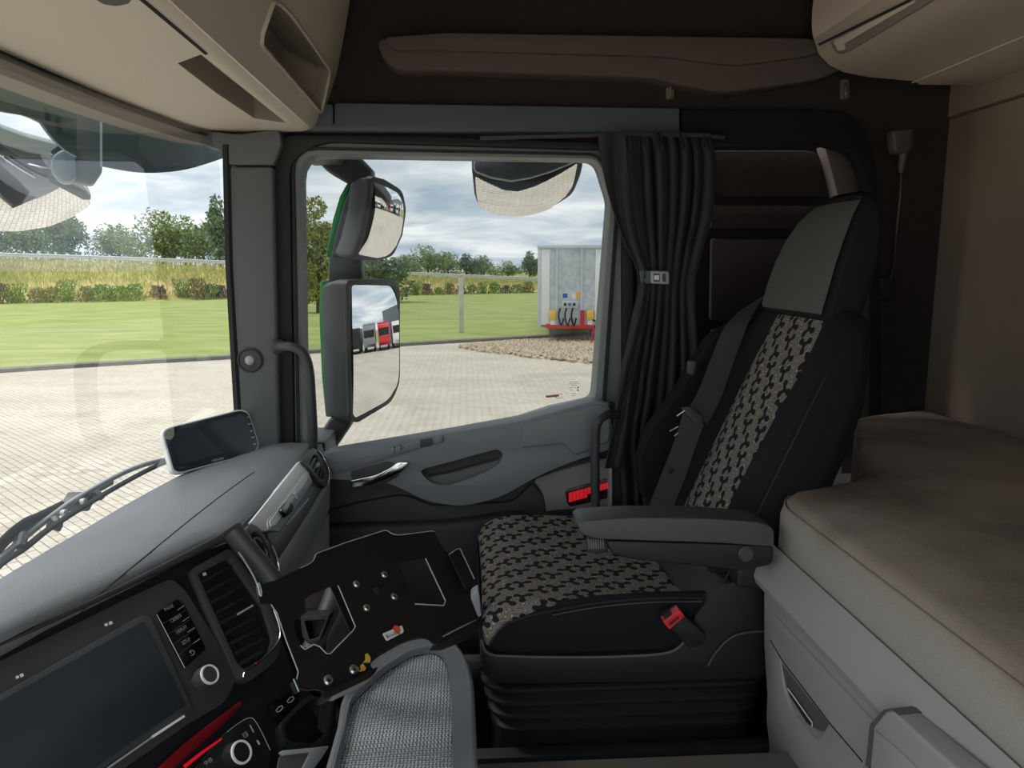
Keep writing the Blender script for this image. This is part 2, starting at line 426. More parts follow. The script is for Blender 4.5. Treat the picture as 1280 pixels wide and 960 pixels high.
def leafm(name, c, c2):
    m = M(name, c, .7, var=.1, vs=1.2, c2=c2, spec=.2); return m
leafm('leaf_a', (138, 152, 98), (106, 124, 80)); leafm('leaf_b', (152, 164, 102), (116, 134, 84)); leafm('leaf_c', (124, 142, 110), (100, 118, 94)); leafm('leaf_y', (176, 174, 96), (128, 142, 82))
leafm('shrub_g', (144, 166, 98), (120, 144, 88)); leafm('shrub_p', (136, 114, 120), (116, 108, 98)); leafm('shrub_r', (158, 132, 104), (132, 140, 96)); leafm('straw', (198, 186, 134), (162, 166, 98)); leafm('tuft', (150, 164, 92), (178, 178, 118))
# ================================================================== OUTSIDE: the yard
yard = struct('ground_yard', 'pale block-paved yard outside the cab', (0, 0, 0))
bm = bmesh.new()
# joint bed under the near blocks plus paving beyond
def poly_at(bm, pts, z, th):
    prism(bm, [Vector((x, y, z)) for x, y in pts], Vector((0, 0, -th)))
NEARX0, NEARX1, NEARY0, NEARY1 = -9.8, 4.0, 4.2, 14.8
ang = math.radians(-45); ca, sa = math.cos(ang), math.sin(ang)
poly_at(bm, [(-60, -60), (60, -60), (60, 34), (-60, 34)], -.012, .2)
obj('paving', bm, 'paving_far', yard)
bm = bmesh.new(); poly_at(bm, [(NEARX0+.12, NEARY0+.12), (NEARX1-.12, NEARY0+.12), (NEARX1-.12, NEARY1-.12), (NEARX0+.12, NEARY1-.12)], -.006, .005); obj('joint_sand', bm, 'joint', yard)
ps = []
R_ = 13
for r_ in range(-int(R_/.104), int(R_/.104)):
    for c_ in range(-int(R_/.206), int(R_/.206)):
        a_ = c_*.206+(.103 if r_ % 2 else 0); b_ = r_*.104
        x = -2.9+a_*ca-b_*sa; y = 9.5+a_*sa+b_*ca
        if NEARX0 < x < NEARX1 and NEARY0 < y < NEARY1:
            ps.append((x, y))
# is it seen through the windscreen from the lens: direction limits
def seen(x, y):
    d = Vector((x, y, -H)); k = F/d.dot(fw); px = 640+d.dot(rt)*k; py = 480-d.dot(up)*k
    return 0 < px < 285 and py < 560+(285-px)*.55 and py < 720
vis = [p for p in ps if seen(*p)]; vis.sort(key=lambda p: p[0]**2+p[1]**2)
single = set(vis[:300])
def paver_mesh(name, jit):
    bm = bmesh.new(); hx, hy = .0985+jit, .0475; z = 0; ch = .004
    rings = [[(-hx, -hy, -.006), (hx, -hy, -.006), (hx, hy, -.006), (-hx, hy, -.006)], [(-hx, -hy, z-ch*.6), (hx, -hy, z-ch*.6), (hx, hy, z-ch*.6), (-hx, hy, z-ch*.6)],
             [(-hx+ch, -hy+ch, z), (hx-ch, -hy+ch, z), (hx-ch, hy-ch, z), (-hx+ch, hy-ch, z)]]
    loft(bm, [[Vector(p) for p in r] for r in rings]); me = bpy.data.meshes.new(name); bm.to_mesh(me); bm.free(); return me
pm = [paver_mesh('paving_block', 0), paver_mesh('paving_block', -.001), paver_mesh('paving_block', .0006)]
for i, me in enumerate(pm): finish(me, ['paver', 'paver_b', 'paver'][i], 0)
for p in vis[:300]:
    o = bpy.data.objects.new('paving_block', random.choice(pm)); COL.objects.link(o); o.parent = yard
    o.location = (p[0], p[1], .006+random.uniform(-.0012, .0015)); o.rotation_euler = (0, 0, ang+random.uniform(-.006, .006))
vs = []; fs = []
for p in ps:
    if p in single: continue
    z = .006+random.uniform(-.0012, .0015); k = len(vs); hx, hy, c4 = .0985, .0475, .004
    for (sx, sy, zz_) in ((hx, hy, -.006), (hx-c4, hy-c4, 0)):
        for q, t in ((-1, -1), (1, -1), (1, 1), (-1, 1)):
            X_, Y_ = q*sx, t*sy; vs.append((p[0]+X_*ca-Y_*sa, p[1]+X_*sa+Y_*ca, z+zz_-(.0 if zz_ else 0)))
    fs.append((k+4, k+5, k+6, k+7)); fs += [(k, k+1, k+5, k+4), (k+1, k+2, k+6, k+5), (k+2, k+3, k+7, k+6), (k+3, k, k+4, k+7)]
me = bpy.data.meshes.new('paving_blocks'); me.from_pydata(vs, [], fs); finish(me, 'paver', 0)
o = bpy.data.objects.new('paving_blocks', me); COL.objects.link(o); o.parent = yard; o['kind'] = 'stuff'

# kerb line between paving and lawn
kl = [P(x, y, Z=-H) for x, y in ((-260, 478), (-80, 470), (0, 465), (140, 456), (285, 448), (400, 440), (500, 432), (620, 425), (745, 418), (860, 413), (1000, 408))]
kl = [Vector((p.x, p.y, 0)) for p in kl]
kc = cr(kl, 5)
bm = bmesh.new()
ring = []
for i, p in enumerate(kc):
    t = (kc[min(i+1, len(kc)-1)]-kc[max(0, i-1)]).normalized(); nn = Vector((-t.y, t.x, 0))
    ring.append([p-nn*.16+Vector((0, 0, -.05)), p-nn*.15+Vector((0, 0, .09)), p+nn*.2+Vector((0, 0, .1)), p+nn*.22+Vector((0, 0, -.05))])
loft(bm, ring); o = obj('kerb', bm, 'kerb'); tag(o, 'dark kerb line running between the paved yard and the lawn', 'kerb', kind='structure')
# lawn
bl = [P(x, y, Z=-H) for x, y in ((-260, 384), (-80, 381), (0, 380), (140, 378), (285, 375), (400, 372), (500, 370), (670, 365), (860, 362), (1000, 360))]
bl = cr([Vector((p.x, p.y, 0)) for p in bl], 5)
bm = bmesh.new()
def strip(bm, A, B, z0, z1, n=1):
    R = []
    m_ = 60
    def samp(L, t):
        f = t*(len(L)-1); i = min(int(f), len(L)-2); return L[i].lerp(L[i+1], f-i)
    for j in range(n+1):
        R.append([samp(A, k/m_).lerp(samp(B, k/m_), j/n)+Vector((0, 0, z0+(z1-z0)*j/n)) for k in range(m_+1)])
    loft(bm, R, closed=False, caps=False)
strip(bm, [p+Vector((0, .1, 0)) for p in kc], bl, .07, .05, 3)
o = obj('ground_lawn', bm, 'lawn'); tag(o, 'mown green lawn beyond the kerb', None, kind='structure')
# rough bank climbing behind the lawn, its crest carries the crash barrier
top_px = ((-260, 311), (-80, 321), (0, 324), (140, 328), (285, 334), (400, 341), (500, 347), (670, 354), (860, 358), (1000, 360))
ys = [P(x, y, Z=-H).y+13 for x, y in ((-260, 384), (-80, 381), (0, 380), (140, 378), (285, 375), (400, 372), (500, 370), (670, 365), (860, 362), (1000, 360))]
tl = cr([P(x, y, Y=yy) for (x, y), yy in zip(top_px, ys)], 5)
bm = bmesh.new()
R = []
NK = 110
def samp(L, t):
    f = t*(len(L)-1); i = min(int(f), len(L)-2); return L[i].lerp(L[i+1], f-i)
for j in range(9):
    s = j/8; row = []
    for k in range(NK+1):
        p = samp(bl, k/NK).lerp(samp(tl, k/NK), s); p.z += math.sin(s*math.pi)*.35+random.uniform(-.12, .12)*(0 < j < 8); row.append(p)
    R.append(row)
loft(bm, R, closed=False, caps=False)
o = obj('ground_bank', bm, 'bank'); tag(o, 'rough grassy bank rising behind the lawn', None, kind='structure')
bm = bmesh.new()
R = [[samp(tl, k/60) for k in range(61)], [samp(tl, k/60)+Vector((samp(tl, k/60).x*2.5, 190, -1.5)) for k in range(61)]]
loft(bm, R, closed=False, caps=False); o = obj('ground_field', bm, 'field'); tag(o, 'level green field behind the bank', None, kind='structure')
bm = bmesh.new(); poly_at(bm, [(-700, -700), (700, -700), (700, 700), (-700, 700)], -.25, .2); o = obj('ground_beyond', bm, 'field'); tag(o, 'open country around the yard', None, kind='structure')

def bank_pt(u, s): 
    return samp(bl, u).lerp(samp(tl, u), s)
# long grass on the bank
def gfn(i):
    s = .06+.94*rng.random()**1.1; u = rng.random(); p = bank_pt(u, s); h = rng.uniform(.35, .85)
    return p+Vector((0, 0, h*.35+math.sin(s*math.pi)*.35)), h, Vector((rng.normal()*.15, rng.normal()*.15, 1)).normalized()
o = cards('long_grass', 16000, gfn, 'straw', shape='blade'); tag(o, 'straw-coloured long grass covering the bank', 'grass', kind='stuff')
def gfn2(i):
    s = .35+.65*rng.random(); u = rng.random(); p = bank_pt(u, s); h = rng.uniform(.3, .8)
    return p+Vector((0, 0, h*.3+math.sin(s*math.pi)*.35)), h, Vector((rng.normal()*.2, rng.normal()*.2, 1)).normalized()
o = cards('bank_weeds', 12000, gfn2, 'tuft', shape='blade'); tag(o, 'green weeds over the upper half of the bank', 'weeds', kind='stuff')

# crash barrier on the crest
fence = struct('barrier', 'long pale crash barrier on the crest of the bank', tl[0]); tag(fence, cat='barrier', kind='thing')
rail_px = cr([(-260, 303), (-80, 314), (0, 318), (140, 322.5), (285, 328), (400, 334.5), (500, 341), (670, 348), (860, 352)], 5)
ry = cr([(y,) + (0,) for y in ys[:9]], 5)
rl = [P(p.x, p.y, Y=q.x-.3) for p, q in zip(rail_px, ry)]
bm = bmesh.new()
R = []
for p in rl: R.append([p+Vector((0, .05, -.2)), p+Vector((0, -.03, -.17)), p+Vector((0, .02, -.02)), p+Vector((0, -.03, .13)), p+Vector((0, .06, .17))])
loft(bm, R, closed=True); obj('rail', bm, 'rail', fence)
L = 0
for i in range(len(rl)-1):
    p = rl[i]; q = rl[i+1]; m_ = max(1, int((q-p).length/3.2))
    for k in range(m_):
        c_ = p.lerp(q, k/m_); bm = bmesh.new(); box(bm, c_+Vector((0, .12, -.45)), (.12, .1, .95)); obj('post', bm, 'rail', fence)

# pale post on the lawn
pt = thing('marker_post', 'pale square concrete post standing alone on the lawn', 'post', P(577, 418, Z=-H))
b0 = P(577, 418, Z=-H); h_ = P(577, 345, Y=b0.y).z
bm = bmesh.new(); box(bm, (b0.x, b0.y, h_/2), (.2, .2, h_)); obj('shaft', bm, 'concrete', pt, bevel=.01)
bm = bmesh.new(); box(bm, (b0.x, b0.y-.12, h_-.3), (.16, .06, .35)); obj('plate', bm, 'lorry_blue' if 0 else 'trailer_grey', pt)
bm = bmesh.new(); box(bm, (b0.x, b0.y, h_+.03), (.26, .26, .06)); obj('cap', bm, 'concrete', pt)

# gravel patch right of the post
bm = bmesh.new()
gp = [P(x, y, Z=-H) for x, y in ((570, 434), (640, 428), (745, 423), (900, 418), (980, 440), (860, 456), (745, 456), (660, 447), (600, 440))]
gc = sum((Vector((p.x, p.y, 0)) for p in gp), Vector())/len(gp)
R = [[Vector((p.x, p.y, -.02)) for p in gp], [Vector((p.x, p.y, 0)).lerp(gc, .15)+Vector((0, 0, .10)) for p in gp], [Vector((p.x, p.y, 0)).lerp(gc, .7)+Vector((0, 0, .2)) for p in gp]]
loft(bm, R); o = obj('gravel_patch', bm, 'gravel'); tag(o, 'low spread of brown gravel where the paving meets the lawn', 'gravel', kind='stuff')
vs = []; fs = []
for i in range(2600):
    a, b_ = rng.random(2); k = rng.integers(0, len(gp)); p = Vector((gp[k].x, gp[k].y, 0)).lerp(Vector((gp[(k+1) % len(gp)].x, gp[(k+1) % len(gp)].y, 0)), a).lerp(gc, b_**1.3*.95)
    p.z = .06+.12*min(1, b_*1.5); s = rng.uniform(.03, .09); q = len(vs)
    vs += [tuple(p+Vector(v)*s) for v in ((1, 0, 0), (-1, .2, 0), (0, 1, .1), (.1, -1, 0), (0, 0, .9), (0, 0, -.6))]
    fs += [(q, q+2, q+4), (q+2, q+1, q+4), (q+1, q+3, q+4), (q+3, q, q+4), (q+2, q, q+5), (q+1, q+2, q+5), (q+3, q+1, q+5), (q, q+3, q+5)]
me = bpy.data.meshes.new('pebbles'); me.from_pydata(vs, [], fs); finish(me, 'gravel', 0); o = bpy.data.objects.new('gravel_stones', me); COL.objects.link(o)
tag(o, 'loose brown stones lying over the gravel patch', 'stones', kind='stuff')

# trees behind the bank
def tree_proto(lm, rad, ht, n, seedy, name='tree', ls=1.0):
    r = thing(name, None, 'tree', (0, 0, 0))
    bm = bmesh.new(); tube_bm(bm, [(0, 0, -.3), (.05, 0, ht*.35), (0, .08, ht*.7)], [ht*.035, ht*.025, ht*.01], 7)
    for k in range(5):
        a = k*1.3; tube_bm(bm, [(0, 0, ht*.25), (math.cos(a)*rad*.4, math.sin(a)*rad*.4, ht*.5), (math.cos(a)*rad*.7, math.sin(a)*rad*.7, ht*.66)], [ht*.015, ht*.01, ht*.004], 5)
    o = obj('trunk', bm, 'bark', r)
    cl = [(Vector((rng.normal()*rad*.42, rng.normal()*rad*.3, ht*rng.uniform(.14 if ls < 1 else .25, .8))), rng.uniform(.25, .5)*rad) for _ in range(14 if ls == 1 else 22)]
    cl += [(Vector((0, 0, ht*.5)), rad*.55), (Vector((0, 0, ht*.84)), rad*.3)]
    def fn(i):
        c, s = cl[i % len(cl)]; d = Vector(rng.normal(size=3)).normalized(); d *= s*rng.uniform(.55, 1.08)
        return c+d, rng.uniform(.3, .6)*ht/6*ls, None
    cards('crown', n, fn, lm, r)
    return r
tp = [tree_proto('leaf_a', 4.2, 6.0, 2600, 0), tree_proto('leaf_b', 4.6, 6.2, 2800, 1), tree_proto('leaf_c', 3.4, 7.0, 2400, 2), tree_proto('leaf_y', 2.2, 7.5, 9000, 3, ls=.45)]
used = set()
def plant(k, px, pyb, Y, s, label, group, sx=1.0):
    if k in used: o = copy_tree(tp[k])
    else: o = tp[k]; used.add(k)
    p = P(px, pyb, Y=Y); o.location = p; o.rotation_euler = (0, 0, random.uniform(-.5, .5)); o.scale = (s*sx, s*sx, s)
    tag(o, label, 'tree', group)
    return o
# left window: crests at y 275-300 behind the rail
T = [(0, -70, 330, 92, 1.0, 1.1), (1, -10, 331, 92, 1.0, 1.1), (0, 45, 330, 95, .95, 1.0), (2, 78, 330, 88, 1.0, .9), (0, 150, 331, 98, .8, 1.2),
     (1, 205, 332, 94, 1.0, 1.1), (1, 232, 333, 100, 1.0, 1.0), (0, 255, 334, 92, .8, 1.0), (2, 275, 333, 88, 1.15, .7), (0, 300, 334, 96, 1.0, 1.0)]
LB = ['bushy tree at the left edge beyond the barrier', 'green round tree under the front mirror beyond the barrier', 'tree behind the barrier below the front mirror tip', 'open-crowned tree standing tallest left of the gap in the row',
      'low wide dark tree in the middle of the row over the barrier', 'broad green tree right of the low dark one behind the barrier', 'green tree rising behind the broad one through the windscreen', 'small tree near the windscreen post behind the barrier',
      'tall narrow grey-green tree beside the windscreen post', 'tree half hidden behind the windscreen post']
for i, (k, x, y, Y, s, sx) in enumerate(T): plant(k, x, y, Y, s, LB[i], 'trees along the far side of the barrier', sx)
# single yellow-green tree by the door mirror
tb = P(398, 415, Z=-H)
o = plant(3, 398, 400, 46, 1.04, 'tall yellow-green tree on the lawn beside the green-backed door mirror', None, 1.0)
o.location.z = .0; o.scale = (.98, .98, 1.0); o.location = (P(400, 395, Y=46).x, 46, 0)
o = plant(2, 470, 350, 60, .7, 'dark green tree showing between the two door mirrors', None, 1.1); o.location.z = 0; 
T = [(1, 535, 346, 135, .85, 1.2, 'round tree first to the right of the door mirror'), (0, 560, 346, 140, .72, 1.1, 'second small tree right of the door mirror'), (2, 583, 346, 140, .62, 1.5, 'darker distant tree directly behind the concrete post'), (0, 605, 347, 150, .7, 1.1, 'distant tree just right of the concrete post'),
     (1, 635, 348, 140, .5, 1.5, 'low wide tree midway between post and trailer'), (2, 662, 349, 140, .75, 1.1, 'tree touching the left edge of the trailer'), (0, 510, 346, 130, .6, 1.2, 'small tree peeping out behind the lower door mirror'), (1, 690, 349, 150, .6, 1.2, 'tree hidden for the most part behind the trailer')]
for k, x, y, Y, s, sx, lb in T: plant(k, x, y, Y, s, lb, 'distant trees right of the door mirror', sx)

# shrubs at the foot of the bank
def shrub_proto(lm, rad, ht, n, upright):
    r = thing('shrub', None, 'shrub', (0, 0, 0))
    bm = bmesh.new()
    for k in range(5):
        a = k*1.26; tube_bm(bm, [(0, 0, -.1), (math.cos(a)*rad*.3, math.sin(a)*rad*.3, ht*.5), (math.cos(a)*rad*.5, math.sin(a)*rad*.5, ht*.85)], [.03, .02, .01], 5)
    obj('stem', bm, 'bark', r)
    def fn(i):
        h = rng.random(); a = rng.uniform(0, 6.28); rr = rad*(1-.55*h)*math.sqrt(rng.random())
        if upright: rr = rad*(.5+.5*h)*math.sqrt(rng.random())
        return Vector((math.cos(a)*rr, math.sin(a)*rr, ht*h)), rng.uniform(.16, .34), (Vector((math.cos(a)*.4, math.sin(a)*.4, 1)).normalized() if upright or i % 2 else None)
    cards('foliage', n, fn, lm, r); return r
sp_ = [shrub_proto('shrub_g', .9, 1.9, 420, True), shrub_proto('shrub_p', .95, 1.35, 420, False), shrub_proto('shrub_r', 1.0, 1.4, 420, False), shrub_proto('shrub_g', 1.1, 1.3, 420, False)]
su = set()
shr = [(2, 1), (22, 0), (47, 2), (65, 2), (85, 0), (108, 2), (128, 3), (148, 3), (168, 3), (198, 1), (228, 0), (248, 2), (264, 3), (276, 1), (378, 2), (392, 1), (508, 3), (520, 0), (534, 1), (548, 3), (562, 2), (576, 1), (590, 3), (604, 0), (618, 3), (632, 1), (646, 3), (660, 2)]
kinds = ['upright bright green shrub', 'purple-brown rounded shrub', 'reddish brown shrub', 'low green shrub']
for i, (px, k) in enumerate(shr):
    if k in su: o = copy_tree(sp_[k])
    else: o = sp_[k]; su.add(k)
    p = P(px, 378-(px/670)*13+.5, Z=-H); o.location = (p.x*(1-2.6/p.y), p.y-2.6, .0); s = random.uniform(.75, 1.05)*p.y/74*(.85 if px > 300 else 1.3); o.scale = (s, s, s*random.uniform(.85, 1.1)); o.rotation_euler = (0, 0, random.uniform(0, 6))
    side = 'windscreen' if px < 300 else 'door window'
    mates = [q for q in shr if q[1] == k and (q[0] < 300) == (px < 300)]; n_ = mates.index((px, k))
    rank = ['first', 'second', 'third', 'fourth', 'fifth', 'sixth'][n_]
    if len(mates) > 1: lb = rank+' '+kinds[k]+' from left, bank foot, '+side
    else: lb = 'only '+kinds[k]+' at bank foot, '+side
    tag(o, lb, 'shrub', kinds[k]+'s at the foot of the bank in the '+side)

# ------------------------------------------------------------------ parked trailer
TY = 26.0; tpn = PY(TY)
x0 = tpn.at(672, 400).x; x1 = x0+2.55; z0 = tpn.at(700, 410).z; z1 = tpn.at(700, 306).z
tr = thing('semi_trailer', 'pale curtain-sided semi-trailer parked with its bulkhead facing the cab', 'trailer', ((x0+x1)/2, TY, 0))
bx('bulkhead', (x0+.1, TY, z0+.1), (x1-.1, TY+.08, z1-.05), 'galv', tr)
for xx, ww in ((x0, .12), (x1-.12, .12)): bx('corner_post', (xx, TY-.05, z0), (xx+ww, TY+.1, z1-.03), 'trailer_grey', tr, bevel=.01)
bx('side_panel', (x0+.12, TY-.03, z0+.1), (x0+.42, TY, z1-.15), 'trailer_white', tr, bevel=.008)
bx('side_panel', (x1-.55, TY-.03, z0+.1), (x1-.12, TY, z1-.15), 'trailer_white', tr, bevel=.008)
for fx in (.26, .60): bx('bulkhead_rib', (x0+fx*2.55-.03, TY-.07, z0+.1), (x0+fx*2.55+.03, TY, z1-.1), 'rail', tr)
bx('seam', (x0+.42, TY-.012, z1-.95), (x1-.55, TY, z1-.93), 'rail', tr)
bx('top_rail', (x0-.02, TY-.08, z1-.12), (x1+.02, TY+.12, z1), 'rail', tr, bevel=.02)
bx('side_curtain', (x0+.02, TY+.1, z0+.2), (x0+.06, TY+13.4, z1-.05), 'trailer_white', tr); bx('side_curtain', (x1-.06, TY+.1, z0+.2), (x1-.02, TY+13.4, z1-.05), 'trailer_white', tr)
bx('roof', (x0, TY+.1, z1-.06), (x1, TY+13.4, z1-.02), 'trailer_white', tr); bx('deck', (x0+.05, TY+.1, z0+.05), (x1-.05, TY+13.4, z0+.2), 'lorry_grey', tr)
bx('front_beam', (x0+.35, TY-.12, z0-.02), (x1-.35, TY+.06, z0+.1), 'lorry_red', tr, bevel=.01)
bx('red_bracket', (x0+1.5, TY-.1, z0), (x0+1.64, TY, z0+.62), 'lorry_red', tr); bx('red_bracket', (x0+.3, TY-.1, z0), (x0+.6, TY, z0+.14), 'lorry_red', tr)
for fx in (.42, 1.72):
    q = bx('yellow_chock', (x0+fx, TY-.16, z0+.28), (x0+fx+.24, TY-.02, z0+.62), 'yellow', tr, bevel=.03); bx('chock_holder', (x0+fx+.03, TY-.12, z0+.12), (x0+fx+.2, TY-.02, z0+.28), 'sticker', q)
cp = bx('coupling_plate', (x0+.85, TY-.1, z0+.7), (x0+1.4, TY-.02, z0+.95), 'trailer_grey', tr, bevel=.01)
for k in range(3): bx('coupling', (x0+.92+k*.16, TY-.18, z0+.78), (x0+1.0+k*.16, TY-.1, z0+.88), ['rubber', 'lorry_blue', 'rubber'][k], cp)
for k in range(3):
    xx = x0+.8+k*.22; tube('hose', cr([(xx, TY-.12, z0+.7), (xx-.06, TY-.22, z0+.45), (xx+.03, TY-.2, z0+.1), (xx+.12, TY-.12, z0+.35)], 5), .03, 'tyre', tr, 6)
bx('notice', (x0+.88, TY-.012, z0+1.05), (x0+1.05, TY, z0+1.2), 'lorry_blue', tr); bx('notice', (x0+1.2, TY-.012, z0+1.02), (x0+1.34, TY, z0+1.2), 'sticker', tr); bx('notice', (x0+1.35, TY-.012, z0+1.02), (x0+1.5, TY, z0+1.26), 'yellow', tr)
tr.rotation_euler = (0, 0, -math.atan2(x0+.3, TY))
for xx in (x0+.5, x1-.5):
    l_ = bx('landing_leg', (xx-.07, TY+2.4, .05), (xx+.07, TY+2.54, z0+.1), 'lorry_grey', tr); bx('foot', (xx-.16, TY+2.3, 0), (xx+.16, TY+2.64, .05), 'lorry_grey', l_)
for yy in (8.6, 9.9, 11.2):
    for xx in (x0+.25, x1-.25):
        turned('wheel', [(.1, -.17), (.5, -.15), (.52, 0), (.5, .15), (.1, .17)], (xx, TY+yy, .52), (1, 0, 0), 'tyre', tr, 20)
o = thing('support_stand', 'short red and dark stand beside the right edge of the trailer', 'stand', P(742, 436, Z=-H))
b0 = P(742, 436, Z=-H)
for dx in (-.12, .12): tube('leg', [b0+Vector((dx, 0, 0)), b0+Vector((0, 0, .75))], .025, 'lorry_red', o, 6)
tube('hook', cr([b0+Vector((0, 0, .72)), b0+Vector((.08, 0, .9)), b0+Vector((-.05, 0, 1.0))], 4), .03, 'tyre', o, 6)

# ------------------------------------------------------------------ lorries and a shed across the yard: what the door mirrors show
def lorry(x, y, a, colm, body, label, h=3.6, L=7):
    r = thing('parked_lorry', label, 'lorry', (0, 0, 0), 'lorries parked across the yard, seen in the door mirrors')
    bx('chassis', (-1.1, 0, .7), (1.1, L, .95), 'tyre', r)
    bm = bmesh.new(); prof = [(0, .6), (0, 1.7), (.25, 3.0), (1.9, 3.1), (2.0, .6)]
    prism(bm, [Vector((-1.2, p[0], p[1])) for p in prof], Vector((2.4, 0, 0))); obj('cab', bm, colm, r, bevel=.06)
    bx('windscreen', (-1.05, -.0, 1.75), (1.05, .28, 2.6), 'black_gloss', r)
    bx('load_body', (-1.25, 2.3, 1.0), (1.25, L, h), body, r, bevel=.03)
    for xx in (-1, 1):
        for yy in (1.0, L-1.6, L-2.8): turned('wheel', [(.1, -.15), (.48, -.14), (.5, 0), (.48, .14), (.1, .15)], (xx, yy, .5), (1, 0, 0), 'tyre', r, 14)
    r.location = (x, y, 0); r.rotation_euler = (0, 0, a); return r
LQ = []
LR = [('lorry_grey', 'lorry_grey', 2.6, 'grey flatbed lorry at the outer left end of the mirrored row'), ('lorry_white', 'lorry_grey', 2.4, 'white cab lorry with a low grey body, second in the mirrored row'), ('tyre', 'lorry_grey', 3.0, 'dark cab lorry with grey body, third in the mirrored row'),
      ('lorry_grey', 'shed', 3.4, 'grey lorry with slate body just before the red one in the mirrored row'), ('lorry_red', 'lorry_red', 3.3, 'bright red lorry standing out in the mirrored row'), ('lorry_white', 'lorry_blue', 2.8, 'white cab lorry with a blue body right after the red one'),
      ('tyre', 'shed', 3.5, 'dark tall lorry beyond the blue-bodied one in the mirrored row'), ('lorry_white', 'lorry_grey', 3.0, 'white cab lorry before the shed wall in the mirrored row'), ('lorry_grey', 'lorry_white', 3.2, 'grey cab lorry with white body nearest the shed')]
for i, (colm, body, h, lb) in enumerate(LR):
    dx = -14+i*4.1
    a_ = math.atan2(-.93, .36); c_ = Vector((38, 14, 0)); t_ = Vector((-.36, .93, 0)); p = c_+t_*(dx*.75+2.0)
    lorry(p.x, p.y, math.radians(-68.8)-math.pi*0, colm, body, lb, h)
sh = thing('shed', 'grey steel warehouse across the yard, seen in the lower door mirror', 'warehouse', (44, 30, 0))
bm = bmesh.new(); prism(bm, [Vector((40, 24, 0)), Vector((40, 40, 0)), Vector((40, 40, 5.2)), Vector((40, 32, 6.2)), Vector((40, 24, 5.2))], Vector((12, 0, 0))); obj('wall', bm, 'shed', sh)
for k in range(3): bx('roller_door', (39.9, 25+k*5, 0), (40, 28.5+k*5, 4.0), 'lorry_white', sh)

# ================================================================== CAB SHELL
# right side wall, with openings for the door window and the rear recess
WIN = [(357, 178, 30), (748, 186, 14), (772, 250, 10), (760, 512, 12), (415, 585, 10), (360, 600, 10)]
REC = [(866, 178, 8), (1090, 180, 34), (1092, 640, 8), (868, 640, 8)]
bm = bmesh.new()
wp = PY(2.0)
out_ = [V(-.58, 2.0, 1.0), V(1.29, 2.0, 1.0), V(1.29, 2.0, -1.25), V(-.58, 2.0, -1.25)]
prism(bm, out_, Vector((0, .06, 0)), [[wp.at(*p) for p in rp(WIN)], [wp.at(*p) for p in rp(REC)]])
wr = obj('wall_right', bm, 'wall_cloth'); tag(wr, 'dark cloth-lined side wall of the cab above and behind the door', kind='structure')
# rear recess behind the seat
bm = bmesh.new()
slab('recess_back', [(850, 165), (1110, 165), (1110, 660), (850, 660)], PY(2.13), .02, 'wall_dark', wr)
for (a, b_) in ((188, 246), (256, 286), (298, 400), (412, 640)):
    slab('recess_pad', [(890, a, 4), (1032 if a < 200 else 1075, a, 26 if a < 200 else 4), (1040 if a < 200 else 1078, b_, 3), (888, b_, 4)], PY(2.105), .02, 'wall_cloth', wr, bevel=.004)
slab('recess_side', [(1030, 182), (1086, 182, 20), (1092, 640), (1052, 640), (1048, 250), (1040, 215, 10)], PY(2.06), .05, 'roll', wr, bevel=.004)
for nm, pts in (('recess_frame', [(852, 136), (1068, 138, 45), (1096, 190, 30), (1103, 400), (1103, 560), (1086, 560), (1086, 240), (1072, 190, 30), (1030, 180, 8), (852, 178)]),):
    o = slab(nm, pts, PY(1.955), .05, 'wall_dark', wr, bevel=.008)
# header trim above door
o = slab('trim_header', [(418, 128), (850, 135), (850, 166), (790, 166), (345, 163), (345, 150), (418, 155)], PY(1.955), .05, 'header', bevel=.005); tag(o, 'dark header trim above the door window', kind='structure')
o = slab('trim_header', [(345, 130), (416, 130), (416, 160), (345, 160)], PY(1.957), .045, 'header', bevel=.004); tag(o, 'short header trim at the front above the door', kind='structure')
# back wall
bwl = struct('wall_back', 'beige fabric-lined back wall behind the bunk', V(1.29, .9, -1.2))
bx('panel', V(1.29, -.34, -1.25), V(1.35, 2.06, P(1177, 151, X=1.29).z-H-.003), 'back_wall', bwl, bevel=.003)
bx('upper_strip', V(1.285, -.34, P(1177, 151, X=1.29).z-H+.003), V(1.35, 2.06, .56), 'back_wall', bwl, bevel=.003)
bx('upper_panel', V(1.29, -.34, .56), V(1.35, 2.06, 1.0), 'back_wall', bwl)
o = bx('ceiling', V(-.8, -.34, 1.0), V(1.35, 2.06, 1.06), 'wall_cloth'); tag(o, 'dark lined ceiling of the cab', kind='structure')
o = bx('floor', V(-1.0, 1.08, -1.27), V(1.3, 2.02, -1.2), 'black'); tag(o, 'black floor on the passenger side', kind='structure')
fl = struct('floor_tunnel', 'beige raised floor between the seats', V(.3, .5, -1.2))
bx('tunnel_top', V(-.45, .12, -.83), V(.62, 1.11, -.8), 'beige', fl, bevel=.006); bx('tunnel_side', V(-.45, 1.06, -1.2), V(.62, 1.09, -.82), 'black', fl)
o = bx('floor', V(-1.0, -.34, -1.27), V(.6, .12, -1.2), 'black'); tag(o, 'black floor on the driver side', kind='structure')
# driver side wall: the door stands open, the part behind it and above it stays
wl = struct('wall_left', 'driver side wall around the open doorway behind the viewer', V(.9, -.3, -1.2))
bx('rear_panel', V(.62, -.38, -1.25), V(1.35, -.32, 1.0), 'wall_cloth', wl); bx('upper_panel', V(-.75, -.38, .5), V(.62, -.32, 1.0), 'wall_cloth', wl)
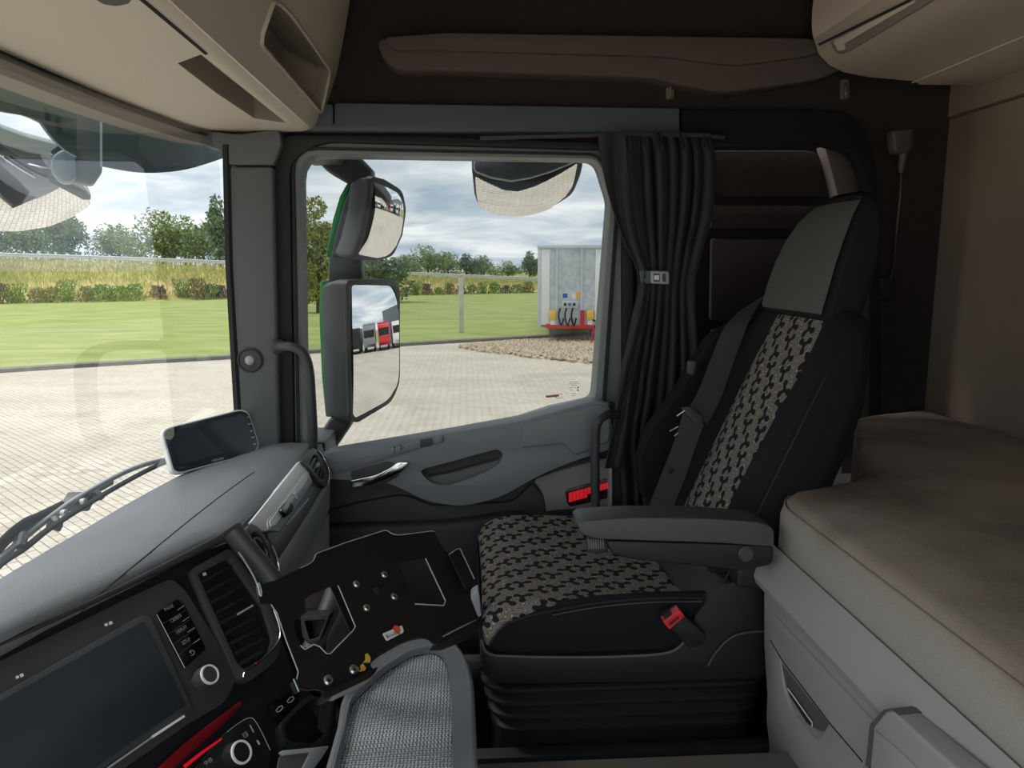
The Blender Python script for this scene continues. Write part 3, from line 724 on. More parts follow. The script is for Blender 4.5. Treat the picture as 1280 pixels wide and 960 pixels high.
# front panel below the windscreen
plan = [(-.53, 2.06), (-.625, 1.93), (-.68, 1.72), (-.715, 1.45), (-.73, 1.15), (-.74, .85), (-.735, .5), (-.70, .1), (-.62, -.32)]
plan = [Vector((x, y, 0)) for x, y in plan]; pc = cr(plan, 6)
bm = bmesh.new()
R = [[p+Vector((-.01, 0, H-.5)) for p in pc], [p+Vector((-.08, 0, H-.6)) for p in pc], [p+Vector((-.1, 0, H-2.2)) for p in pc]]
loft(bm, R, closed=False, caps=False)
R = [[p+Vector((.01, 0, H-.52)) for p in pc], [p+Vector((-.05, 0, H-1.3)) for p in pc]]
loft(bm, R, closed=False, caps=False)
o = obj('wall_front', bm, 'mirror_plastic'); tag(o, 'dark front of the cab below the windscreen', kind='structure')
bm = bmesh.new(); loft(bm, [[p+Vector((.02, 0, H+.34)) for p in pc], [p+Vector((.06, 0, H+1.0)) for p in pc]], closed=False, caps=False)
loft(bm, [[p+Vector((-.02, 0, H+.34)) for p in pc], [p+Vector((.0, 0, H+1.06)) for p in pc]], closed=False, caps=False)
o = obj('wall_front_upper', bm, 'green_paint'); tag(o, 'green front of the cab above the windscreen', kind='structure')
# windscreen
ws = struct('window_1', 'curved windscreen', V(-.8, .9, -.5))
bm = bmesh.new(); R = []
for z in (-.52, -.3, 0, .2, .36): R.append([p+Vector((0, 0, H+z)) for p in pc if p.y < 2.05])
loft(bm, R, closed=False, caps=False); obj('glass_pane', bm, 'glass', ws)
tube('rubber_seal', [V(-.60, 1.945, -.50), V(-.60, 1.945, 0), V(-.59, 1.945, .3)], .012, 'rubber', ws, 6)

# front right pillar
pl_ = struct('trim_pillar', 'grey pillar trim between windscreen and door window', V(-.55, 1.97, -.5))
slab('pillar_panel', [(284, 208), (341, 208), (349, 560), (295, 560), (288, 400)], PY(1.94), .1, 'pillar', pl_, bevel=.008, seg=3)
slab('pillar_top', [(232, 160, 8), (300, 168, 10), (348, 160), (352, 180), (342, 206), (283, 206), (279, 190, 8), (262, 183, 10), (240, 176)], PY(1.937), .1, 'pillar', pl_, bevel=.008, seg=3)
ppl = PY(1.94)
tw = turned('tweeter', [(.033, -.002), (.033, .004), (.029, .007), (.026, .004), (.012, .006), (0.001, .009)], ppl.at(313, 450), (0, -1, 0), 'dash_dark', pl_, 32)
turned('tweeter_dome', [(.013, .004), (.011, .010), (.005, .013), (.0005, .0135)], ppl.at(313, 450), (0, -1, 0), 'silver_dark', tw, 24)
# door seal bands
o = slab('trim_door_seal', [(343, 168, 30), (560, 171), (792, 180, 14), (792, 520), (778, 520), (778, 188, 8), (400, 177, 22), (362, 200, 20), (368, 600), (350, 600)][:10], PY(1.965), .035, 'rubber', bevel=.004)
tag(o, 'black rubber seal around the door opening', kind='structure')
# ------------------------------------------------------------------ passenger door
door = struct('door_1', 'grey passenger door with window, grab recess and chrome handle', V(0, 1.98, -1.2))
W1 = [(353, 172, 30), (750, 184, 16), (788, 250, 10), (790, 530, 4), (700, 560), (420, 610), (362, 620)]
W0 = [(373, 192, 30), (748, 198, 14), (764, 250, 8), (744, 502, 10), (690, 514), (650, 527), (415, 570, 6), (379, 600, 4)]
slab('window_frame', W1, PY(1.985), .09, 'door_frame', door, holes=[W0], bevel=.006, seg=3)
W1b = [(364, 183, 28), (749, 191, 15), (775, 250, 8), (757, 512, 8), (415, 580), (372, 600)]
slab('inner_bead', W1b, PY(1.972), .02, 'rubber', door, holes=[[(367, 186, 28), (749, 194, 14), (771, 250, 8), (753, 509, 8), (415, 577), (375, 597)]], bevel=0)
win = struct('window_2', 'door window glass', V(0, 2.04, -.4))
slab('glass_pane', [(366, 186, 24), (756, 194, 14), (770, 250), (752, 512), (415, 590), (372, 610)], PY(2.04), .004, 'glass', win)
# printed stickers low on the glass
sp0 = PY(2.036)
lettering('print_heading', 'SEKURIT', sp0, (712, 478.4), (723.5, 478.1), .003, 'black_soft', win)
for y_, a, b_ in ((479.8, 710, 725), (481.6, 714, 721), (484.8, 711, 716), (484.6, 718, 719.5), (487.6, 712, 717), (492.0, 714, 720), (494.4, 714, 719)):
    slab('print_line', [(a, y_), (b_, y_-.3), (b_, y_+.1), (a, y_+.4)], sp0, .0004, 'grey_print', win)
for y_ in (484.3, 487.6): turned('print_circle', [(.0024, 0), (.0024, .0006), (.0019, .0006), (.0019, 0)], sp0.at(722.5, y_), (0, -1, 0), 'grey_print', win, 16)
rs = slab('red_sticker', [(682, 494.5), (698, 492.8), (699, 495.4), (683, 497.2)], sp0, .0005, 'red_plastic', win)
tag(rs, 'small red strip of the sticker on the glass')
lettering('sticker_words', 'SCHUTZ', sp0, (684, 496.2), (697.5, 494.6), .0035, 'sticker', win, .0012)
for y0_, y1_ in ((495, 492), (496.5, 498)): tube('sticker_outline', [sp0.at(693, y0_), sp0.at(701, y1_), sp0.at(703.5, 493.5 if y1_ < 495 else 496.5)], .0006, 'grey_print', win, 4)
# lower door panel
slab('door_panel', [(345, 586), (415, 569, 4), (650, 528), (744, 503), (790, 508), (792, 1060), (345, 1060)], PY(1.955), .05, 'door_dark', door, bevel=.01)
# upper swoosh with pull recess
SW = [(395, 574, 4), (415, 566, 3), (650, 527, 10), (744, 501, 6), (762, 505, 8), (767, 560, 10), (712, 578, 20), (670, 596, 20), (626, 622, 22), (575, 634, 26), (532, 626, 24), (505, 612, 16), (482, 603, 10), (455, 604, 8), (436, 600, 8), (395, 598)]
PO = [(522, 588, 12), (560, 578, 10), (622, 561, 7), (630, 568, 8), (622, 583, 16), (590, 598, 16), (556, 608, 14), (538, 604, 12)]
HP = [(437, 590, 6), (482, 577, 6), (492, 578, 5), (496, 584, 5), (474, 592, 8), (440, 600, 4)]
slab('armrest', SW, PY(1.89), .07, 'door_grey', door, holes=[PO], bevel=.012, seg=3)
slab('pull_recess_back', [(515, 580), (640, 552), (640, 590), (560, 620), (515, 612)], PY(1.94), .015, 'door_dark', door)
slab('pull_recess_shelf', [(528, 598), (560, 592), (626, 574), (630, 578), (612, 594, 10), (575, 607, 10), (545, 611, 8)], PY(1.915), .03, 'door_pocket', door, bevel=.005)
slab('top_cap', [(400, 572), (415, 566), (650, 527), (744, 501), (764, 505), (762, 512), (650, 538), (420, 579)], PY(1.93), .035, 'door_frame', door, bevel=.006)
slab('rear_armrest_cap', [(652, 530, 4), (742, 505, 4), (764, 508, 6), (764, 552, 6), (718, 572, 10), (705, 556, 6), (652, 561, 6)], PY(1.884), .02, 'door_frame', door, bevel=.008, seg=3)
slab('handle_recess', HP, PY(1.887), .01, 'door_dark', door, bevel=.003)
slab('switch_bezel', [(414, 592, 4), (417, 580, 4), (475, 569, 4), (552, 545, 3), (556, 551, 3), (500, 569, 8), (470, 578, 6), (418, 594, 3)], PY(1.886), .01, 'dash', door, bevel=.002)
for a, b_ in (((483, 559), (493, 569)), ((494, 557), (501, 567)), ((525, 549), (540, 559)), ((543, 545), (553, 555))):
    sw_ = slab('window_switch', [(a[0], a[1]+1.5, 1.5), (b_[0], a[1]-1, 1.5), (b_[0], b_[1]-2.2, 1.5), (a[0], b_[1], 1.5)], PY(1.882), .01, 'dash_dark' if a[0] == 525 else 'door_grey', door, bevel=.0015)
dh = slab('door_handle', [(438, 601, 1.5), (470, 594, 6), (488, 585, 5), (497, 578, 3), (511, 578, 3), (505, 588, 8), (486, 598, 10), (460, 607, 6), (441, 610, 2)], PY(1.872), .02, 'chrome', door, bevel=.003); tag(dh, 'chrome inside door handle')
slab('handle_underside', [(440, 606), (462, 603), (488, 594), (500, 588), (498, 596, 4), (480, 605, 6), (452, 612, 4)], PY(1.878), .02, 'dash_dark', dh, bevel=.003)
# lower light section with red reflector
slab('lower_trim', [(665, 600, 8), (700, 588), (766, 570), (768, 700), (678, 700), (684, 640, 20), (678, 615, 18)], PY(1.93), .04, 'door_light', door, bevel=.006)
slab('door_bin', [(405, 660, 8), (560, 655, 10), (670, 640, 30), (690, 700), (660, 900), (405, 900)], PY(1.90), .07, 'door_dark', door, bevel=.02, seg=3)
slab('mid_trim', [(405, 640), (450, 628), (505, 618, 14), (540, 632), (640, 628, 10), (665, 604), (682, 622, 16), (688, 645, 10), (560, 664, 8), (405, 680)], PY(1.94), .03, 'door_dark', door, bevel=.008)
rf = slab('reflector_housing', [(706, 613, 5), (764, 597, 5), (764, 622, 5), (710, 634, 6)], PY(1.925), .02, 'reflector_dark', door, bevel=.002)
rp0 = PY(1.921)
for k in range(11):
    a = 711+k*4.7; s_ = -.27
    if a > 758: break
    yb = 0 if k < 5 else 4
    for q in range(3):
        if q == 2 and k >= 5: continue
        y_ = 616.5+s_*(a-711)+q*4.0
        slab('reflector_lens', [(a, y_, .5), (a+4.2, y_-1.1, .5), (a+4.2, y_+2.4, .5), (a, y_+3.5, .5)], rp0, .003, 'reflector', rf)
slab('door_edge_strip', [(761.5, 585), (764.5, 585), (765, 700), (762, 700)], PY(1.9), .03, 'silver_dark', door)

# ------------------------------------------------------------------ grab handles
pts = [(344, 434), (352, 433), (366, 434), (379, 442), (386, 462), (389, 500), (391, 540), (391, 572)]
g = thing('grab_handle', 'dark curved grab handle on the front pillar beside the door mirror', 'handle', P(390, 560, Y=1.88), 'grab handles')
ys_ = [1.935, 1.905, 1.88, 1.875, 1.875, 1.875, 1.88, 1.90]
tube('bar', cr([P(x, y, Y=q) for (x, y), q in zip(pts, ys_)], 6), .0125, 'dash_dark', g, 12)
turned('foot', [(.02, 0), (.02, .012), (.014, .018)], P(347, 433, Y=1.94), (.3, -1, 0), 'dash_dark', g, 16)
g = thing('grab_handle', 'dark upright grab handle in front of the curtain by the red reflector', 'handle', P(745, 650, Y=1.8), 'grab handles')
pts = [(770, 517), (760, 518), (750, 524), (745, 536), (744, 560), (744, 600), (744, 655)]; ys_ = [1.86, 1.82, 1.8, 1.8, 1.8, 1.8, 1.8]
tube('bar', cr([P(x, y, Y=q) for (x, y), q in zip(pts, ys_)], 6), .0115, 'dash_dark', g, 12)
tube('foot', [P(744, 655, Y=1.8), P(744, 670, Y=1.8), P(744, 690, Y=1.9)], .016, 'dash_dark', g, 12)

# ------------------------------------------------------------------ curtain
def curtain():
    r = thing('curtain', 'dark grey pleated curtain gathered by a strap between window and seat', 'curtain', P(820, 600, Y=1.9))
    rows = [(166, 776, 884), (176, 778, 888), (200, 779, 892), (235, 780, 892), (270, 784, 888), (300, 790, 880), (330, 796, 872), (347, 799, 868), (362, 798, 867), (400, 794, 868), (450, 783, 872), (500, 775, 872), (550, 768, 868), (600, 775, 862), (690, 780, 860)]
    rows = [Vector(q) for q in rows]; rs_ = cr(rows, 5); bm = bmesh.new(); NC = 110; R = []
    for q in rs_:
        y, x0_, x1_ = q; tight = math.exp(-((y-350)/38)**2); row = []
        for k in range(NC+1):
            u = k/NC; ph = u*7.0*2*math.pi+math.sin(y*.011+u*5)*1.1+.5*math.sin(u*23)
            amp = .026*(1-.65*tight)*(.75+.35*math.sin(u*17+2))+(.008 if y < 185 else 0)*math.sin(u*160)
            x = x0_+(x1_-x0_)*(u+.012*math.sin(ph+1.2))
            row.append(P(x, y, Y=1.90+amp*math.sin(ph)+.012*math.sin(u*math.pi*2+y*.01)+.02*tight*(2*u-1)**2))
        R.append(row)
    loft(bm, R, closed=False, caps=False)
    bmesh.ops.solidify(bm, geom=bm.faces[:], thickness=.0025); o = obj('cloth', bm, 'curtain', r, 80)
    # loose leading edge
    bm = bmesh.new(); edge = [(166, 748, 782), (210, 753, 784), (250, 762, 788), (300, 779, 797), (345, 797, 812), (400, 790, 806), (470, 776, 792), (530, 766, 783), (585, 756, 775)]
    R = []
    for q in cr([Vector(e) for e in edge], 5):
        R.append([P(q.y+(q.z-q.y)*k/8, q.x, Y=1.868+.012*math.sin(k*.9+q.x*.02)) for k in range(9)])
    loft(bm, R, closed=False, caps=False); bmesh.ops.solidify(bm, geom=bm.faces[:], thickness=.0025); obj('leading_edge', bm, 'curtain', r, 80)
    bm = bmesh.new(); lo_ = []
    slab('tie_strap', [(800, 338, 2), (836, 338, 2), (838, 356, 2), (802, 354, 2)], PY(1.855), .012, 'header', r, bevel=.002)
    b_ = slab('buckle', [(814, 339, 2), (836, 340, 2), (836, 355, 2), (814, 354, 2)], PY(1.848), .008, 'silver_dark', r, bevel=.0015, holes=[[(817, 342), (825, 342), (825, 352), (817, 352)], [(828, 342), (833, 342), (833, 352), (828, 352)]])
    slab('buckle_tongue', [(818, 344), (824, 344), (824, 350), (818, 350)], PY(1.845), .006, 'silver', b_)
    slab('heading_tape', [(776, 163), (888, 166), (889, 172), (776, 170)], PY(1.872), .015, 'curtain', r, bevel=.003)
    return r
curtain()
o = tube('curtain_rail', [P(600, 172, Y=1.93), P(760, 168, Y=1.925), P(860, 168, Y=1.92), P(905, 172, Y=1.93)], .006, 'dash_dark'); tag(o, 'thin dark curtain rail under the header trim', 'rail')

# ------------------------------------------------------------------ upper wall: padded roll, hooks, reading lamp
rl_ = thing('side_shelf', 'long padded brown side shelf high on the cab wall', 'shelf', P(760, 110, Y=1.95))
slab('shelf_body', [(470, 48, 10), (560, 42), (1010, 50, 10), (1056, 56, 14), (1060, 84, 16), (1020, 100, 10), (935, 112, 20), (905, 116, 14), (860, 108, 14), (815, 97, 14), (560, 88), (495, 88, 18), (476, 70, 14)], PY(1.93), .07, 'roll', rl_, bevel=.018, seg=4)
slab('shelf_upper_lip', [(480, 46, 6), (560, 41), (1010, 48, 6), (1050, 58, 8), (1010, 70, 10), (920, 82, 20), (870, 76, 14), (830, 70, 16), (560, 63), (490, 62, 8)], PY(1.915), .04, 'roll', rl_, bevel=.010, seg=3)
for i, x in enumerate((838, 1057)):
    h_ = thing('coat_hook', ['small beige coat hook under the side shelf near the curtain top', 'small beige coat hook under the side shelf near the rear locker'][i], 'hook', P(x, 120, Y=1.97), 'coat hooks')
    slab('hook_plate', [(x-5, 99, 3), (x+5, 99, 3), (x+5, 124, 3), (x-5, 124, 3)], PY(1.985), .014, 'hook', h_, bevel=.002)
    tube('hook_prong', cr([P(x, 105, Y=1.98), P(x, 110, Y=1.96), P(x, 118, Y=1.955), P(x+1, 122, Y=1.965)], 4), .0045, 'hook', h_, 8)
ld = thing('reading_lamp', 'small dark reading lamp on a gooseneck at the rear corner', 'lamp', P(1108, 360, Y=1.96))
slab('lamp_head', [(1116, 162, 5), (1143, 160, 5), (1142, 190, 8), (1119, 192, 8)], PY(1.88), .035, 'lamp_head', ld, bevel=.006, seg=3)
tube('gooseneck', cr([P(1130, 188, Y=1.9), P(1128, 200, Y=1.91), P(1126, 240, Y=1.93), P(1121, 290, Y=1.94), P(1118, 330, Y=1.96), P(1112, 352, Y=1.975)], 8), .0042, 'dull_metal', ld, 8)
turned('lamp_socket', [(.010, 0), (.010, .03), (.006, .05)], P(1130, 190, Y=1.9), (-.02, .1, -1), 'lamp_head', ld, 16)
slab('lamp_base', [(1096, 346, 6), (1120, 346, 6), (1122, 376, 6), (1098, 376, 6)], PY(1.97), .03, 'black', ld, bevel=.006)

# ------------------------------------------------------------------ rear locker over the bunk
lk = thing('rear_locker', 'beige overhead locker at top right above the bunk', 'locker', V(1.1, .8, .46))
prof = [(.852, .66), (.850, .60), (.853, .555), (.868, .520), (.895, .495), (.935, .478), (1.0, .468), (1.115, .460), (1.13, .452), (1.29, .452), (1.29, 1.0), (.88, 1.0)]
bm = bmesh.new()
R = []
for y, sx, dz in ((1.905, .02, .015), (1.90, .008, .006), (1.885, 0, 0), (-.33, 0, 0)):
    R.append([V(min(max(x+sx, x), 1.29), y, z+(dz if z < .7 else 0)) for x, z in prof])
loft(bm, R); obj('locker_body', bm, 'locker', lk, 40)
fpl = Plane(V(.849, 1.0, .6), V(.849, 1.5, .6), V(.880, 1.0, 1.0))
fp_ = [fpl.at(1020, 58), fpl.at(1170, -38)]
# the door of the locker with its recessed grip
yA, yB = 1.83, -.25
bm = bmesh.new(); dpf = [(.857, .546), (.850, .562), (.846, .585), (.845, .62), (.848, .68), (.872, .97)]
loft(bm, [[V(x, y, z) for x, z in dpf]+[V(x+.02, y, z) for x, z in dpf[::-1]] for y in (1.885, yB)]); ldr = obj('locker_door', bm, 'locker', lk, 50)
LPn = Plane(V(.850, 1, .56), V(.850, 1.5, .56), V(.872, 1, .515))
slab('grip_recess', [(1037, 53, 2), (1132, 3), (1175, -18), (1180, -8), (1054, 68, 4), (1045, 67, 4)], LPn.off(.004), .01, 'beige', ldr, bevel=.001)
slab('grip', [(1041, 51), (1124, 9), (1140, 1), (1142, 4), (1122, 16), (1053, 56, 2), (1054, 63), (1047, 64, 2)], LPn.off(.010), .01, 'shelf', ldr, bevel=.0015)
slab('door_gap', [(1022, 55), (1140, -3), (1180, -24), (1180, -21.5), (1141, 0), (1024, 57.5)], LPn.off(.006), .01, 'rubber', ldr)
tube('underside_edge', [V(1.117, -.3, .4585), V(1.117, 1.895, .4585)], .0016, 'shelf', lk, 6)

# ------------------------------------------------------------------ front overhead console
oc = thing('overhead_console', 'beige overhead storage console above the windscreen', 'console', V(-.5, .9, .335))
zb = .335
edge = [P(x, y, Z=zb) for x, y in ((0, 60), (60, 86), (120, 112), (180, 136), (235, 156), (270, 165), (300, 168), (345, 166))]
front = [(-.60, -.32), (-.70, .2), (-.725, .6), (-.725, 1.0)]+[(p.x, p.y) for p in edge]
front = [Vector((x, y, 0)) for x, y in front]
bm = bmesh.new()
# underside plate with a long pocket
pk = [P(x, y, Z=zb) for x, y in ((222, 79), (257, 66), (300, 98), (352, 140), (364, 154), (346, 152), (318, 148), (270, 116))]
outline = [p+Vector((-.03, .01, H+zb)) for p in front]+[V(-.405, 1.945, zb), V(-.405, -.32, zb)]
prism(bm, outline, Vector((0, 0, .02)), [pk]); obj('underside', bm, 'shelf', oc, bevel=0)
bm = bmesh.new(); prism(bm, [p+Vector((0, 0, .005)) for p in pk], Vector((0, 0, .002)))
bm.free(); bm = bmesh.new()
c_ = sum(pk, Vector())/len(pk)
loft(bm, [[p for p in pk], [p.lerp(c_, .08)+Vector((-.0, 0, .045)) for p in pk]], caps=False); fs = bm.verts[:]
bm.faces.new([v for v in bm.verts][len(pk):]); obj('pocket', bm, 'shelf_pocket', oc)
# cabin-side face, sloped, with an open pocket
fA, fB, fC = V(-.376, 1.0, zb+.008), V(-.376, 1.5, zb+.008), V(-.262, 1.0, .66)
fp = Plane(fA, fB, fC)
PKT = [(325, 56, 4), (326, 42, 4), (340, 2, 3), (346, 3, 3), (360, 16, 4), (378, 40, 6), (411, 88, 5), (409, 100, 6), (400, 141, 3)]
po = [fp.at(p.x, p.y) for p in rp(PKT, 3, 3)]
endc = [fp.at(*q) for q in ((388, 160), (397, 158), (405, 152), (411, 138), (417, 110), (424, 76), (432, 34), (438, -4), (441, -30))]
ol = [V(-.376, -.32, zb+.008)]+endc
topz = endc[-1].z-H; ol.append(Vector((endc[-1].x, -.32, endc[-1].z)))
bm = bmesh.new(); prism(bm, ol, -fp.n*.025, [po]); obj('front_face', bm, 'shelf', oc, bevel=0)
bm = bmesh.new(); inn = [p-fp.n*.10+Vector((0, -.01, .01)) for p in po]
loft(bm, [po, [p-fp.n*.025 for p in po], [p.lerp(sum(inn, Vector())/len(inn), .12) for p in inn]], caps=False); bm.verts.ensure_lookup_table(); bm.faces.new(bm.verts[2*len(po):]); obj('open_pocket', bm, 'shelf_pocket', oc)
lip = [fp.at(x, y)+fp.n*.003 for x, y in [tuple(q) for q in rp(PKT, 3, 3)]]
tube('pocket_rim', lip, .004, 'shelf', oc, 6, closed=True)
bm = bmesh.new(); prism(bm, [Vector((endc[-1].x, -.32, endc[-1].z)), endc[-1], V(-.2, endc[-1].y, 1.0), V(-.2, -.32, 1.0)], Vector((-.02, 0, 0))); obj('upper_face', bm, 'shelf', oc)
bm = bmesh.new(); loft(bm, [endc, [q+Vector((-.01, .02, .002)) for q in endc], [q+Vector((-.05, .05, .0)) for q in endc]], closed=False, caps=False); obj('end_cap', bm, 'shelf', oc)
bm = bmesh.new(); pe_ = [endc[0].y+.0, -.32]
loft(bm, [[V(x, y, z) for y in (-.32, 1.2, 1.94)] for x, z in ((-.420, zb+.001), (-.408, zb-.001), (-.396, zb+.001), (-.384, zb+.005), (-.376, zb+.0085), (-.372, zb+.02))], closed=False, caps=False); obj('edge_roll', bm, 'shelf', oc, 60)
# gap line from the pocket to the front and the small dark lamp opening
tube('seam', [P(179, 0, Z=zb)+Vector((0, -.3, 0)), P(179, 0, Z=zb), P(257, 66, Z=zb)], .0035, 'rubber', oc, 6)
slab('dark_opening', [(112, -6, 2), (165, -6, 2), (163, 4, 5), (145, 8, 6), (128, 5, 5)], Plane(V(0, 0, zb-.001), n=(0, 0, -1)), .004, 'black', oc)
# header strip between console and glass
hd = struct('trim_windscreen', 'grey header strip along the top of the windscreen', V(-.7, 1.3, .33))
for nm, m_, lo_, hi_, dx in (('gasket', 'rubber', .318, .336, .006), ('header_strip', 'beige', .303, .319, .0)):
    bm = bmesh.new(); pth = [p+Vector((-dx, 0, 0)) for p in front]
    loft(bm, [[p+Vector((.0, 0, H+hi_)) for p in pth], [p+Vector((-.02, 0, H+lo_)) for p in pth], [p+Vector((-.09, 0, H+lo_+.004)) for p in pth], [p+Vector((-.09, 0, H+hi_+.02)) for p in pth]], closed=False, caps=False)
    obj(nm, bm, m_, hd)
# ------------------------------------------------------------------ outside fittings: visor, wiper, mirrors
vs_ = thing('sun_visor', 'smoked external sun visor hanging above the windscreen', 'visor', V(-1.0, 1.4, .3))
# visor sheet, curved like the screen and a hand's width in front of it
def ext(px, py, off=.16):
    """point on the curved surface off metres ahead of the glass"""
    d = ray(px, py); best = None
    for a, b_ in zip(pe, pe[1:]):
        ax, ay, bx_, by_ = a.x-off, a.y, b_.x-off, b_.y
        den = d.x*(by_-ay)-d.y*(bx_-ax)
        if abs(den) < 1e-9: continue
        t = (ax*(by_-ay)-ay*(bx_-ax))/den; s = (ax*d.y-ay*d.x)/den*-1
        q = CAM+d*t
        if t > 0 and min(ay, by_)-1e-6 <= q.y <= max(ay, by_)+1e-6: best = q
    return best if best is not None else CAM+d*(-1.0/d.x)
pe = cr([Vector(v) for v in ((-.30, 2.40, 0), (-.42, 2.22, 0), (-.53, 2.06, 0), (-.625, 1.93, 0), (-.68, 1.72, 0), (-.715, 1.45, 0), (-.73, 1.15, 0), (-.74, .85, 0), (-.735, .5, 0), (-.7, .1, 0), (-.62, -.32, 0))], 8)
def ribbon(name, tops, bots, m, parent, off=.16, th=.006, n=24):
    bm = bmesh.new(); T_ = cr([Vector((x, y, 0)) for x, y in tops], n//max(1, len(tops)-1)); B_ = cr([Vector((x, y, 0)) for x, y in bots], n//max(1, len(bots)-1))
    k = min(len(T_), len(B_)); A = [ext(T_[i].x, T_[i].y, off) for i in range(k)]; B2 = [ext(B_[i].x, B_[i].y, off) for i in range(k)]
    o_ = Vector((-th, th*.2, 0)); R = [A, B2, [p+o_ for p in B2], [p+o_ for p in A]]
    loft(bm, [[r[i] for r in R] for i in range(k)]); return obj(name, bm, m, parent)
ribbon('visor_sheet', [(128, 118), (180, 130), (240, 160), (284, 168)], [(128, 208), (180, 216), (232, 212), (284, 196)], 'visor_out', vs_)
ribbon('visor_sheet', [(-80, 60), (0, 90), (50, 108), (96, 122)], [(-80, 120), (0, 139), (40, 148), (96, 180)], 'visor_out', vs_)
ribbon('visor_wing', [(48, 130), (64, 140), (80, 150), (96, 160)], [(48, 148), (64, 170), (80, 186), (96, 196)], 'visor_out', vs_)
ma = thing('front_mirror', 'wide convex front mirror on a dark arm at top left', 'mirror', V(-1.2, 1.8, .2))
slab('mirror_arm', [(90, 112), (130, 126), (129, 182, 3), (127, 198, 3), (128, 214, 3), (116, 232, 6), (90, 226, 4), (88, 170)], Plane(V(-1.03, 1.85, .2), n=(.5, -1, 0)), .05, 'mirror_plastic', ma, bevel=.008)
slab('arm_knuckle', [(64, 196, 6), (74, 188, 4), (95, 184), (96, 222), (90, 228, 4), (76, 228, 6), (63, 214, 6)], Plane(V(-1.03, 1.83, .2), n=(.5, -1, 0)), .07, 'visor_out', ma, bevel=.01)
def convex(name, pts, pl, Rc, m, parent, n=3, rings=14, r=0, hardness=1.0):
    """convex mirror glass: outline on a plane, bulged to a sphere of radius Rc"""
    o = [pl.at(*p) for p in rp(pts, r, n)]
    o2 = []
    for i in range(len(o)):
        a, b_ = o[i], o[(i+1) % len(o)]; k = max(1, int((b_-a).length/.012))
        o2 += [a.lerp(b_, j/k) for j in range(k)]
    c = sum(o2, Vector())/len(o2); bm = bmesh.new(); rm = max((p-c).length for p in o2)
    def lift(p): return p+pl.n*((rm*rm-(p-c).length_squared)/(2*Rc))
    R = [[bm.verts.new(lift(c.lerp(p, t/rings))) for p in o2] for t in range(1, rings+1)]; cv_ = bm.verts.new(lift(c)); fs = []
    for k in range(len(o2)):
        j = (k+1) % len(o2); fs.append(bm.faces.new((cv_, R[0][k], R[0][j])))
        for A, B in zip(R, R[1:]): fs.append(bm.faces.new((A[k], B[k], B[j], A[j])))
    bmesh.ops.recalc_face_normals(bm, faces=fs)
    if fs[0].normal.dot(pl.n) < 0: bmesh.ops.reverse_faces(bm, faces=fs)
    return obj(name, bm, m, parent, 180)
def mplane(px, py, Y, r):
    """plane of a mirror at this spot whose middle throws the view toward direction r"""
    q = P(px, py, Y=Y); d = (q-CAM).normalized(); return Plane(q, n=Vector(r).normalized()-d)
fmp = mplane(45, 230, 1.98, (.25, -.15, -.95))
FM = [(-70, 120), (-20, 148), (0, 170), (30, 180), (76, 186, 6), (112, 246, 3), (112, 252, 3), (88, 266), (60, 276), (25, 281), (-10, 282), (-50, 276), (-75, 262)]
slab('mirror_housing', [(-80, 116), (-20, 144), (0, 163), (30, 174), (74, 182), (114, 243, 4), (114, 252, 4), (88, 268), (60, 279), (25, 284), (-10, 284), (-50, 278), (-80, 265)], fmp.off(-.012), .02, 'mirror_plastic', ma, bevel=.004)
convex('mirror_glass', FM, fmp, .55, 'mirror', ma)
slab('mirror_hood', [(-80, 112), (0, 160, 8), (34, 172, 6), (74, 182, 4), (60, 192, 6), (96, 224), (114, 244, 3), (108, 244), (70, 226), (36, 206), (0, 184), (-80, 140)], fmp.off(.035), .02, 'trailer_grey', ma, bevel=.005)
slab('mirror_rim', [(-80, 138), (0, 181), (36, 203), (70, 223), (108, 241), (114, 250, 3), (104, 250), (68, 231), (34, 212), (0, 192), (-80, 150)], fmp.off(.040), .012, 'mirror_plastic', ma, bevel=.003)
# wiper
wi = thing('windscreen_wiper', 'black windscreen wiper resting low across the windscreen', 'wiper', V(-.95, 1.5, -.6))
def wp_(pts, off=.06): return cr([ext(x, y, off) for x, y in pts], 5)
tube('wiper_arm', wp_([(-40, 730), (-10, 694), (10, 672), (30, 656), (50, 647), (78, 633)], .09), .012, 'dash_dark', wi, 8, flat=.6)
tube('blade_spine', wp_([(-30, 722), (10, 690), (45, 660), (80, 634), (110, 615), (150, 593), (180, 581), (212, 573)], .08), [.006]*36, 'silver_dark', wi, 8)
tube('rubber_blade', wp_([(-30, 738), (0, 706), (30, 686), (60, 662), (100, 636), (140, 612), (180, 590), (212, 575)], .055), .006, 'rubber', wi, 6)
tube('blade_yoke', wp_([(18, 676), (40, 660), (66, 645), (100, 624), (140, 602)], .085), .008, 'dash', wi, 8, flat=.5)
for a in ((30, 668, 26, 684), (68, 648, 74, 656), (120, 616, 128, 622), (60, 655, 76, 660)):
    tube('blade_claw', [ext(a[0], a[1], .07), ext(a[2], a[3], .055)], .008, 'dash_dark', wi, 6)
bm = bmesh.new(); q = ext(98, 627, .095); box(bm, q, (.05, .035, .025), Matrix.Rotation(.5, 3, 'X')); obj('blade_clip', bm, 'dash_dark', wi, bevel=.004)
for a in ((102, 627), (78, 641)): turned('clip_rivet', [(.006, 0), (.006, .01), (.001, .012)], ext(*a, .07), (1, -.3, .2), 'white_print', wi, 12)

